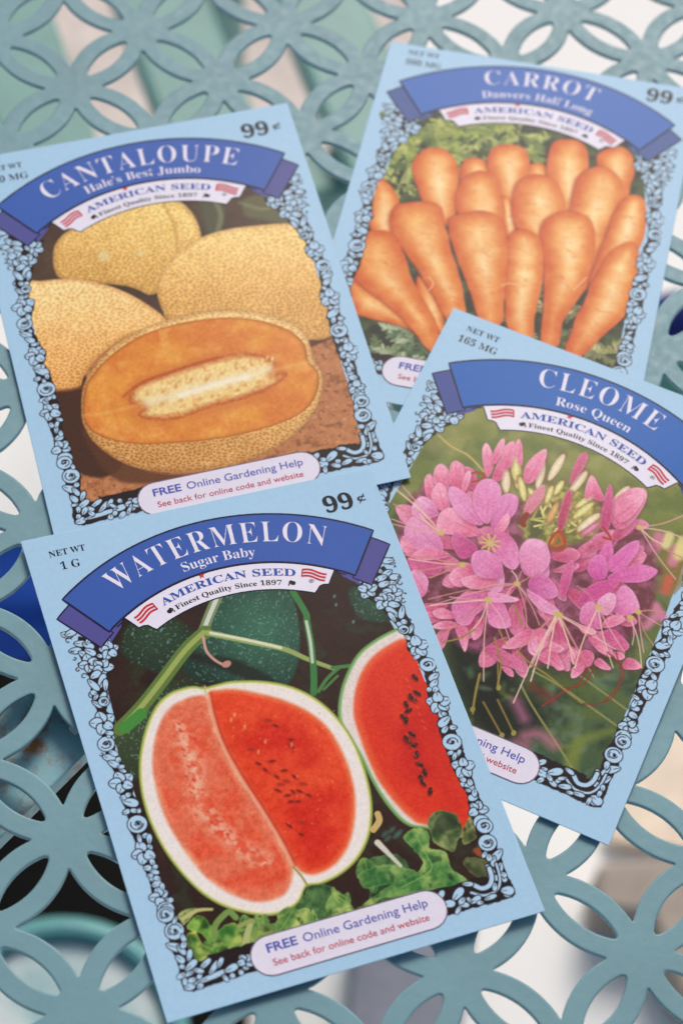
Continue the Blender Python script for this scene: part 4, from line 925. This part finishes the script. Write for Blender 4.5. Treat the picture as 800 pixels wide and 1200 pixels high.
    for a, b_, w, cc in (((165, 340), (235, 220), 1.9, wh), ((110, 380), (140, 250), 1.8, wh), ((265, 400), (340, 300), 1.9, wh), ((190, 410), (230, 345), 1.5, yl), ((150, 450), (180, 370), 1.4, yl), ((290, 470), (390, 400), 1.6, yl), ((280, 520), (370, 450), 1.7, yl), ((300, 580), (400, 500), 1.9, wh), ((160, 540), (205, 450), 1.6, ((196, 140, 80), (222, 186, 120))), ((230, 450), (270, 400), 1.3, yl), ((470, 440), (540, 370), 1.8, wh), ((320, 600), (400, 540), 1.5, pkk), ((100, 430), (70, 380), 1.3, yl), ((20, 380), (12, 230), 2.0, yl)): bud(zj, a, b_, w, *cc)
    bud(zi, (605, 400), (600, 280), 2.0, *wh); bud(zi, (650, 340), (650, 200), 2.3, *yl); bud(zi, (690, 440), (670, 330), 1.6, *yl)
    P = petal
    P(zi, [(515, 330), (495, 250), (495, 190), (515, 165), (540, 210), (545, 280)], (520, 330), (512, 170)); P(zi, [(535, 260), (550, 200), (580, 150), (600, 150), (590, 210), (560, 260)], (540, 260), (595, 150)); P(zi, [(540, 340), (560, 270), (600, 220), (600, 270), (580, 340)], (545, 345), (600, 225), tone=.25)
    P(zi, [(585, 230), (600, 180), (640, 155), (650, 200), (630, 270), (600, 290)], (600, 290), (640, 160)); P(zi, [(650, 220), (650, 170), (668, 145), (682, 190), (680, 270), (660, 260)], (665, 270), (668, 150)); P(zi, [(690, 350), (690, 290), (720, 240), (770, 200), (795, 200), (780, 270), (730, 350)], (700, 360), (790, 200))
    P(zj, [(262, 360), (275, 290), (310, 220), (340, 208), (345, 240), (310, 310)], (265, 360), (340, 210), (190, 70, 110), (220, 120, 150)); P(zj, [(335, 430), (335, 380), (360, 320), (380, 330), (410, 390), (425, 430), (400, 440), (360, 420)], (400, 450), (365, 320), tone=.1); P(zj, [(470, 560), (450, 500), (460, 440), (540, 380), (600, 375), (625, 400), (610, 460), (560, 530), (510, 570)], (470, 560), (620, 390), tone=.05); P(zj, [(460, 470), (540, 410), (610, 420), (570, 490), (500, 540)], (460, 530), (610, 420)); P(zj, [(405, 560), (415, 470), (440, 370), (460, 370), (465, 430), (455, 540), (430, 580)], (415, 570), (450, 370), (190, 66, 116), (216, 104, 148))
    P(zj, [(205, 570), (210, 500), (245, 400), (268, 395), (270, 440), (245, 530), (225, 580)], (210, 580), (262, 390), (178, 58, 92), (212, 96, 128)); P(zj, [(45, 500), (60, 440), (110, 380), (145, 365), (140, 420), (100, 480), (65, 510)], (45, 510), (142, 370), (206, 110, 130), (228, 164, 174))
    A.stroke(zj([(60, 505), (40, 540), (45, 555)]), 1.3, (140, 44, 24), fh, .15); A.stroke(zj([(210, 580), (180, 610), (165, 650), (200, 675), (235, 660), (235, 610), (215, 585)]), .7, (176, 66, 28), fh, .12); A.stroke(zj([(200, 600), (190, 650), (225, 640), (210, 600)]), .6, (196, 96, 40), fh, .12); A.stroke(zj([(415, 560), (440, 590), (455, 620), (420, 610)]), .6, (170, 50, 40), fh, .12)
    A.stroke(zi([(440, 310), (470, 305), (505, 320), (480, 340), (450, 350)]), .6, (170, 60, 40), fh, .12)
    # left whorls
    P(zi, [(225, 380), (225, 330), (250, 310), (270, 350), (260, 420), (235, 420)], (250, 430), (240, 310), tone=.1); P(zi, [(265, 330), (275, 280), (305, 262), (335, 290), (345, 340), (330, 390), (285, 380)], (320, 400), (300, 265), tone=.1); P(zi, [(340, 330), (345, 270), (370, 247), (400, 270), (410, 320), (390, 380), (350, 370)], (370, 390), (372, 250), tone=.12); P(zi, [(255, 430), (265, 380), (290, 352), (320, 370), (335, 420), (340, 480), (290, 480)], (320, 490), (290, 355)); P(zi, [(395, 380), (415, 310), (440, 300), (435, 350), (410, 400)], (400, 400), (435, 305))
    P(zi, [(165, 500), (170, 450), (210, 415), (260, 440), (290, 500), (250, 520), (190, 520)], (290, 510), (180, 430), (206, 104, 156), (244, 190, 214)); P(zi, [(280, 540), (300, 490), (360, 470), (430, 520), (480, 590), (440, 610), (350, 600), (290, 580)], (480, 600), (300, 500)); P(zi, [(130, 600), (140, 540), (180, 510), (240, 540), (290, 600), (310, 670), (250, 690), (180, 660)], (310, 680), (150, 530), (210, 106, 158), (240, 180, 210))
    P(zi, [(335, 420), (340, 375), (375, 375), (440, 430), (490, 520), (490, 555), (430, 540), (370, 490)], (490, 555), (345, 380), (214, 110, 162), (240, 172, 208)); P(zi, [(455, 470), (450, 410), (480, 350), (530, 335), (575, 370), (578, 430), (540, 510), (515, 550), (480, 520)], (515, 555), (520, 340), (216, 112, 164), (236, 160, 202)); P(zi, [(545, 510), (570, 430), (620, 405), (660, 430), (650, 490), (610, 540), (590, 590), (555, 600), (530, 590)], (540, 590), (645, 420), (206, 100, 156), (232, 152, 196)); P(zi, [(540, 600), (570, 540), (610, 500), (620, 540), (580, 600)], (545, 600), (615, 505))
    P(zi, [(350, 640), (360, 590), (400, 600), (470, 660), (440, 700), (390, 710)], (470, 665), (360, 600), (188, 62, 122), (214, 112, 160)); P(zi, [(535, 640), (560, 595), (600, 590), (650, 640), (668, 720), (640, 765), (590, 740), (545, 690)], (540, 650), (640, 760), (210, 100, 152), (236, 160, 200)); P(zi, [(665, 700), (690, 640), (730, 618), (790, 640), (800, 700), (800, 800), (720, 800), (680, 770)], (680, 790), (740, 620), (216, 120, 164), (244, 178, 214))
    P(zi, [(110, 640), (130, 600), (180, 660), (250, 690), (200, 700), (140, 690)], (250, 700), (115, 640), tone=.1); P(zi, [(140, 720), (180, 690), (300, 690), (300, 770), (230, 790), (170, 780)], (300, 700), (150, 730), (186, 58, 110), (206, 96, 146)); P(zi, [(440, 720), (460, 680), (520, 690), (590, 770), (585, 860), (520, 860), (460, 800)], (530, 690), (500, 850), (210, 106, 158), (236, 164, 204))
    P(zk, [(0, 60), (60, 20), (140, 30), (180, 60), (60, 80)], (180, 60), (0, 60), tone=.05); P(zk, [(0, 60), (60, 80), (140, 90), (130, 140), (60, 140), (0, 110)], (150, 90), (0, 100), (190, 66, 116), (220, 116, 160)); P(zk, [(0, 130), (40, 125), (80, 170), (70, 230), (40, 250), (10, 200)], (60, 240), (10, 130), (214, 116, 160), (240, 178, 208)); P(zk, [(175, 165), (200, 120), (250, 90), (290, 110), (270, 180), (220, 205)], (280, 170), (185, 160)); P(zk, [(235, 165), (300, 150), (400, 170), (360, 210), (290, 215), (245, 195)], (400, 170), (240, 165)); P(zk, [(280, 90), (300, 40), (360, 35), (420, 90), (425, 145), (380, 165), (310, 150)], (420, 160), (300, 50), (210, 104, 156), (236, 160, 202)); P(zk, [(505, 60), (520, 5), (560, -20), (630, 10), (650, 80), (610, 140), (550, 150)], (560, 155), (560, -20), (220, 124, 168), (244, 182, 214)); P(zk, [(545, 190), (570, 150), (620, 145), (670, 190), (685, 240), (640, 260), (570, 235)], (560, 200), (680, 230), (200, 90, 148), (228, 142, 190)); P(zk, [(540, 215), (570, 230), (630, 265), (690, 310), (680, 335), (620, 320), (560, 270)], (540, 220), (690, 330), (222, 124, 172), (242, 176, 210)); P(zk, [(695, 230), (700, 160), (735, 90), (758, 80), (755, 150), (725, 230), (705, 255)], (705, 255), (752, 80), (200, 76, 132), (220, 120, 164))
    P(zk, [(190, 320), (200, 270), (260, 235), (340, 240), (350, 290), (300, 340), (270, 380), (220, 375)], (350, 260), (210, 370), (206, 92, 144), (232, 150, 194)); P(zk, [(358, 240), (370, 225), (440, 240), (500, 260), (480, 275), (380, 275)], (360, 250), (500, 265), (226, 140, 180), (246, 190, 216)); P(zk, [(355, 320), (370, 280), (430, 280), (450, 320), (467, 385), (410, 398), (365, 375)], (380, 280), (440, 395), (212, 100, 150), (238, 160, 200)); P(zk, [(100, 320), (140, 300), (190, 320), (200, 350), (130, 350)], (200, 330), (100, 325)); P(zk, [(100, 385), (150, 360), (210, 370), (200, 395), (130, 400)], (210, 375), (105, 390)); P(zk, [(205, 390), (240, 380), (268, 410), (265, 470), (250, 505), (225, 450)], (225, 380), (255, 505))
    P(zk, [(425, 485), (470, 440), (540, 400), (580, 410), (560, 460), (490, 490)], (580, 410), (430, 488)); P(zk, [(545, 480), (570, 410), (620, 395), (650, 430), (640, 490), (590, 520), (560, 515)], (620, 400), (560, 515)); P(zk, [(580, 490), (640, 455), (715, 485), (690, 510), (620, 515)], (600, 490), (715, 487)); P(zk, [(595, 520), (650, 510), (710, 560), (715, 588), (660, 570), (610, 550)], (600, 520), (715, 588)); P(zk, [(340, 490), (390, 480), (460, 510), (530, 560), (535, 600), (470, 580), (420, 560), (380, 520)], (340, 490), (535, 590), (196, 78, 118), (226, 140, 172), .1); P(zk, [(420, 570), (470, 585), (480, 620), (450, 610)], (420, 570), (480, 620))
    # right whorls
    P(zl, [(355, 60), (380, 10), (410, -20), (430, 40), (410, 110), (380, 100)], (400, 110), (400, -15), (210, 80, 150), (228, 130, 186)); P(zl, [(390, 120), (430, 60), (500, 0), (560, -20), (560, 30), (520, 90), (450, 150)], (395, 160), (560, -15), (212, 88, 158), (236, 146, 198)); P(zl, [(295, 140), (310, 90), (345, 58), (385, 70), (400, 130), (385, 180), (330, 185)], (380, 190), (345, 60), (204, 76, 148), (230, 130, 188)); P(zl, [(400, 175), (450, 140), (560, 105), (640, 120), (660, 145), (600, 190), (500, 200), (430, 190)], (400, 180), (660, 145), (208, 84, 152), (234, 138, 192)); P(zl, [(250, 310), (270, 250), (330, 205), (400, 185), (465, 185), (430, 240), (360, 285), (290, 310)], (250, 310), (465, 190), (196, 66, 130), (216, 100, 160)); P(zl, [(430, 330), (445, 260), (480, 215), (530, 240), (565, 310), (560, 345), (500, 370), (450, 370)], (440, 350), (550, 290), (218, 112, 164), (240, 164, 204)); P(zl, [(345, 300), (400, 255), (440, 265), (440, 320), (400, 370), (360, 350)], (400, 370), (390, 260), (226, 140, 176), (244, 190, 212)); P(zl, [(255, 400), (265, 330), (320, 300), (360, 360), (370, 435), (330, 440), (290, 425)], (330, 440), (300, 305), (206, 94, 142), (234, 156, 196)); P(zl, [(370, 430), (400, 380), (470, 370), (490, 395), (430, 430)], (370, 430), (490, 390)); P(zl, [(245, 420), (300, 430), (340, 450), (330, 470), (270, 460)], (245, 420), (335, 465)); P(zl, [(370, 465), (430, 440), (490, 490), (515, 530), (480, 555), (420, 530)], (370, 465), (510, 540), (196, 74, 124), (224, 124, 164))
    P(zl, [(300, 490), (340, 480), (380, 520), (400, 570), (360, 560), (320, 520)], (300, 490), (400, 570)); P(zl, [(230, 590), (270, 550), (320, 560), (330, 600), (290, 640), (250, 640)], (240, 600), (330, 590), (206, 76, 120), (226, 130, 160)); P(zl, [(210, 690), (220, 640), (270, 610), (280, 650), (240, 690)], (270, 620), (212, 690)); P(zl, [(330, 620), (360, 590), (420, 645), (380, 650)], (335, 600), (420, 650)); P(zl, [(480, 640), (500, 590), (550, 600), (580, 635), (540, 650)], (500, 620), (580, 640)); P(zl, [(0, 470), (40, 440), (90, 470), (80, 530), (20, 560)], (40, 440), (40, 550)); P(zl, [(80, 570), (130, 560), (172, 640), (140, 655), (100, 610)], (90, 570), (172, 650)); P(zl, [(430, 560), (480, 560), (490, 590), (450, 600)], (430, 560), (490, 590))
    # hubs and long stamens
    for c in ((528, 640),):
        p = zi([c])[0]
        for i in range(9): a = i * .7; A.stroke([p, p + np.array([math.cos(a), math.sin(a)]) * 2.4], .4, (208, 190, 110), fh, .1, False)
    for f, c, ends in ((zk, (495, 190), [(300, 215), (60, 300), (540, 390), (440, 250), (620, 330), (600, 380), (80, 260), (515, 130), (470, 130), (560, 150)]), (zk, (360, 265), [(130, 440), (180, 250), (270, 420), (340, 640), (460, 450), (90, 290)]), (zk, (680, 330), [(480, 520), (600, 400), (640, 580), (740, 420), (760, 560), (560, 640), (480, 740), (800, 390)]), (zl, (150, 370), [(90, 480), (230, 590), (350, 480), (0, 640), (440, 545), (250, 560), (330, 690)]), (zl, (350, 330), [(490, 560), (430, 640), (230, 640), (520, 400), (240, 220)]), (zl, (560, 350), [(680, 420), (640, 520), (590, 560), (700, 350)]), (zl, (520, 380), [(580, 640), (530, 520)]), (zi, (400, 740), [(150, 710), (180, 770), (250, 800), (120, 690)]), (zi, (300, 590), [(75, 545), (80, 450), (90, 380), (105, 345), (200, 500), (70, 520)]), (zj, (590, 560), [(800, 500), (800, 610), (790, 700), (700, 640), (760, 800)])):
        for e in ends:
            mid = ((c[0] + e[0]) / 2 + r_.uniform(-14, 14), (c[1] + e[1]) / 2 + r_.uniform(-14, 14)); fil(f, [c, mid, e], r_.choice([(232, 182, 170), (224, 160, 160), (240, 206, 180), (206, 140, 130)]), r_.uniform(.24, .4))
        A.ell(*f([c])[0], .8, .7, 0, (206, 182, 104), fh, .2)
    A.stroke(zi([(292, 128), (350, 180), (430, 225), (500, 300)]), .5, (196, 172, 104), fh, .12)
    for a in ([(445, 560), (470, 680), (430, 790), (340, 830), (280, 825)], [(400, 560), (480, 640), (470, 720), (380, 820)], [(300, 640), (250, 720), (170, 770), (60, 840)], [(330, 640), (270, 730), (150, 745)], [(210, 740), (130, 790), (60, 840)]): A.stroke(zl(a), .35, (140, 52, 44), fh, .12, alpha=.85)
    for a in ([(500, 500), (560, 560), (650, 620), (720, 680), (800, 740)], [(390, 440), (420, 560), (405, 660)], [(410, 400), (440, 470)], [(480, 290), (520, 380)], [(320, 610), (300, 700), (290, 790)], [(300, 400), (230, 440), (150, 460)]): A.stroke(zk(a), .4, (156, 134, 66), fh, .12)
    border(A, 2.0, 14); grain(A, 4); return A

BL1, TL1 = (66, 92, 176), (84, 84, 150)
packets = {}
for key, nm, lab, art, tpl in (
        ('cr', 'carrot_seed_packet', 'light blue carrot seed packet, farthest back, partly under two other packets', art_carrot, dict(title='CARROT', ta=15.2, tr_=54.6, tcap=5.0, variety='Danvers Half Long', va=16.6, price_x=0, wt='500 MG', dy=3.2, blue=(60, 108, 186), tail_rgb=(66, 92, 152))),
        ('cl', 'flower_seed_packet', 'light blue cleome seed packet with a pink flower head, on the right', art_cleome, dict(title='CLEOME', ta=15.6, tr_=54.4, tcap=5.4, variety='Rose Queen', va=10.6, price_x=0, wt='165 MG', dy=1.0, blue=(34, 100, 180), tail_rgb=(68, 82, 148))),
        ('ca', 'melon_seed_packet', 'light blue cantaloupe seed packet with netted orange melons, on the left', art_cantaloupe, dict(title='CANTALOUPE', ta=26.0, tr_=53.6, tcap=5.5, variety="Hale's Best Jumbo", va=16.6, price_x=0, wt='500 MG', dy=.7, blue=(60, 98, 176), tail_rgb=(84, 86, 150))),
        ('wm', 'watermelon_seed_packet', 'light blue watermelon seed packet with red cut melons, nearest and topmost', art_watermelon, dict(title='WATERMELON', ta=26.8, tr_=53.7, tcap=5.5, variety='Sugar Baby', va=9.6, price_x=0, wt='1 G', dy=0.0, blue=(58, 94, 172), tail_rgb=(84, 82, 148)))):
    pk = Packet(key, nm, lab); packets[key] = pk
    paper(pk); A = art(pk); emit_art(A, pk, pk.root); template(pk, **tpl)

# ------------------------------------------------------------------ what shows, out of focus, through the holes of the table
def px_poly(pts, z): return [tuple(hit(x, y, z)[:2]) for x, y in pts]
bar_m = paint_mat('rusty_teal_paint', TEAL * 1.35, .5, True, True)
Minv = table.matrix_basis.inverted()
def to_table(pts): 
    c, s_ = math.cos(-ANG), math.sin(-ANG)
    return [(c * (x - O[0]) - s_ * (y - O[1]), s_ * (x - O[0]) + c * (y - O[1])) for x, y in pts]
bar = prism(to_table(px_poly([(-330, 1312), (330, 654), (250, 594), (-410, 1240)], -.0065)), -.012, -.0065, 'support_bar', bar_m, table, .0006)
bar['label'] = 'flat support bar with rust spots under the table top'

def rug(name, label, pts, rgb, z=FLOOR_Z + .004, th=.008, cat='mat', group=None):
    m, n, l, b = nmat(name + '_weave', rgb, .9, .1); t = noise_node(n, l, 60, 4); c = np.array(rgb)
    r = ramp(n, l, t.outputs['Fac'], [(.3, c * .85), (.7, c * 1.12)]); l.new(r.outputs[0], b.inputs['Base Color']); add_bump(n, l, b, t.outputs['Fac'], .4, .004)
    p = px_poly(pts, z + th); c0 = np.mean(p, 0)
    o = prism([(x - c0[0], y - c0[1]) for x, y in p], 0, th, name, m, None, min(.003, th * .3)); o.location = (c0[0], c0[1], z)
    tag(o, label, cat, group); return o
rug('dark_sheet', 'charcoal flat sheet on the ground showing through the holes left of the watermelon packet', [(-220, 738), (260, 735), (300, 1330), (-300, 1330)], (.010, .010, .009))  # near-black flat sheet laid over the ground
rug('sand_mat', 'sandy beige mat on the ground beyond the melon packet, out of focus', [(-160, -80), (500, -90), (470, 190), (-120, 210)], (.68, .60, .55))
rug('peach_mat', 'pale peach mat on the ground at the right of the flower packet, out of focus', [(700, 830), (930, 850), (910, 1010), (712, 985)], (.86, .72, .58))
rug('shade_slab', 'grey slab standing in for shade on the ground under the near edge of the watermelon packet', [(420, 1060), (560, 1080), (520, 1330), (395, 1330)], (.24, .25, .30), th=.03, cat='slab')  # grey piece added where only shade lies on the ground
rug('stone_block', 'grey brown stone block on the ground near the lower right corner', [(700, 1012), (850, 1000), (900, 1090), (850, 1180), (800, 1165), (765, 1068), (700, 1062)], (.40, .34, .29), th=.04, cat='stone')
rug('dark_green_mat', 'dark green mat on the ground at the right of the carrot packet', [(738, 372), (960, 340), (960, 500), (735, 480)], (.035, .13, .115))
def cushion(name, label, pts, rgb, z, th):
    o = rug(name, label, pts, rgb, z, th, 'cushion'); md = o.modifiers['b']; md.width = th * .45; md.segments = 5; return o
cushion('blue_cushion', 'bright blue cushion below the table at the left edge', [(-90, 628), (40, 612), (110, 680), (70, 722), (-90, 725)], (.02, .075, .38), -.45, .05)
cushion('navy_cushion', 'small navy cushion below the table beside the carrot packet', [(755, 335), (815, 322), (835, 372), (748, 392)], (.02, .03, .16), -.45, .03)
# slatted teal chairs
def chair(label, cx, cy, rz, rgb):
    root = empty('patio_chair', (cx, cy, FLOOR_Z), rz); tag(root, label, 'chair')
    m = paint_mat('chair_paint', np.array(rgb), .4, False)
    H_ = .40; W = .34
    v = []; f = []
    def box(x0, y0, z0, x1, y1, z1):
        n0 = len(v); v.extend([(x0, y0, z0), (x1, y0, z0), (x1, y1, z0), (x0, y1, z0), (x0, y0, z1), (x1, y0, z1), (x1, y1, z1), (x0, y1, z1)])
        f.extend([tuple(n0 + i for i in q) for q in ((3, 2, 1, 0), (4, 5, 6, 7), (0, 1, 5, 4), (1, 2, 6, 5), (2, 3, 7, 6), (3, 0, 4, 7))])
    for i in range(5): box(-W / 2 + i * .071, -W / 2, H_ - .014, -W / 2 + i * .071 + .043, W / 2, H_)
    box(-W / 2, -W / 2 + .02, H_ - .034, W / 2, -W / 2 + .045, H_ - .015); box(-W / 2, W / 2 - .045, H_ - .034, W / 2, W / 2 - .02, H_ - .015)
    o = mesh_from('seat', v, f, m, root); md = o.modifiers.new('b', 'BEVEL'); md.width = .004; md.segments = 2
    for sx in (-1, 1):
        for sy in (-1, 1): tube([(sx * .15, sy * .15, H_ - .03), (sx * .17, sy * .18, 0)], .012, 'leg', m, root)
    tube([(-.16, .18, H_ - .03), (-.17, .24, .55), (-.16, .28, .64), (0, .29, .66), (.16, .28, .64), (.17, .24, .55), (.16, .18, H_ - .03)], .011, 'back_frame', m, root)
    v2 = [];
    for i in range(4): tube([(-.09 + .06 * i, .185, H_ - .02), (-.09 + .06 * i, .285, .65)], .008, 'back_spindle', m, root)
    return root
c = hit(250, 60, -.30); chair('green teal slatted chair tucked under the table beyond the melon packet', c[0] - .10, c[1] + .03, math.radians(25), (.17, .34, .31))
# glazed pot standing on the dark sheet
def pot():
    c = hit(70, 1235, -.50); root = empty('plant_pot', (c[0], c[1], FLOOR_Z + .012)); tag(root, 'turquoise glazed plant pot on the charcoal sheet, seen through the holes', 'plant pot')
    m = paint_mat('turquoise_glaze', np.array((.16, .42, .42)), .15, False)
    prof = [(.001, 0), (.036, 0), (.040, .02), (.046, .12), (.050, .185), (.056, .19), (.056, .205), (.048, .205), (.046, .18), (.044, .165)]
    seg = 40; v = []; f = []
    for r_, z in prof:
        for k in range(seg): v.append((r_ * math.cos(2 * math.pi * k / seg), r_ * math.sin(2 * math.pi * k / seg), z))
    for i in range(len(prof) - 1):
        for k in range(seg): f.append((i * seg + k, i * seg + (k + 1) % seg, (i + 1) * seg + (k + 1) % seg, (i + 1) * seg + k))
    mesh_from('pot_wall', v, f, m, root, True)
    ms, n, l, b = nmat('glaze_inside', (.30, .55, .55), .25, .4); t = noise_node(n, l, 25, 3); r = ramp(n, l, t.outputs['Fac'], [(.3, (.30, .55, .56)), (.6, (.80, .86, .82))]); l.new(r.outputs[0], b.inputs['Base Color'])
    v = [(0, 0, .192)] + [(.0455 * math.cos(2 * math.pi * k / seg), .0455 * math.sin(2 * math.pi * k / seg), .199) for k in range(seg)]
    mesh_from('inner_saucer', v, [(0, 1 + k, 1 + (k + 1) % seg) for k in range(seg)], ms, root, True)
pot()
# frayed scrap caught on the support bar
r_ = random.Random(4); p = px_poly([(84, 822), (92, 824), (98, 838), (97, 850), (88, 856), (81, 851), (85, 838)], -.004); c0 = np.mean(p, 0)
ms, n, l, b = nmat('scrap_paper', (.74, .66, .64), .8, .2); t = noise_node(n, l, 700, 3); add_bump(n, l, b, t.outputs['Fac'], .5, .001)
rr = ramp(n, l, t.outputs['Fac'], [(.3, (.6, .52, .5)), (.7, (.82, .76, .74))]); l.new(rr.outputs[0], b.inputs['Base Color'])
v = [(x - c0[0], y - c0[1], .0016 + r_.uniform(-.0008, .0008)) for x, y in p] + [(x - c0[0], y - c0[1], 0) for x, y in p]; k = len(p)
o = mesh_from('paper_scrap', v, [list(range(k)), list(range(2 * k - 1, k - 1, -1))] + [(i, i + k, (i + 1) % k + k, (i + 1) % k) for i in range(k)], ms); o.location = (c0[0], c0[1], -.0064)
tag(o, 'tiny pale paper scrap on the support bar beside the watermelon packet', 'scrap')
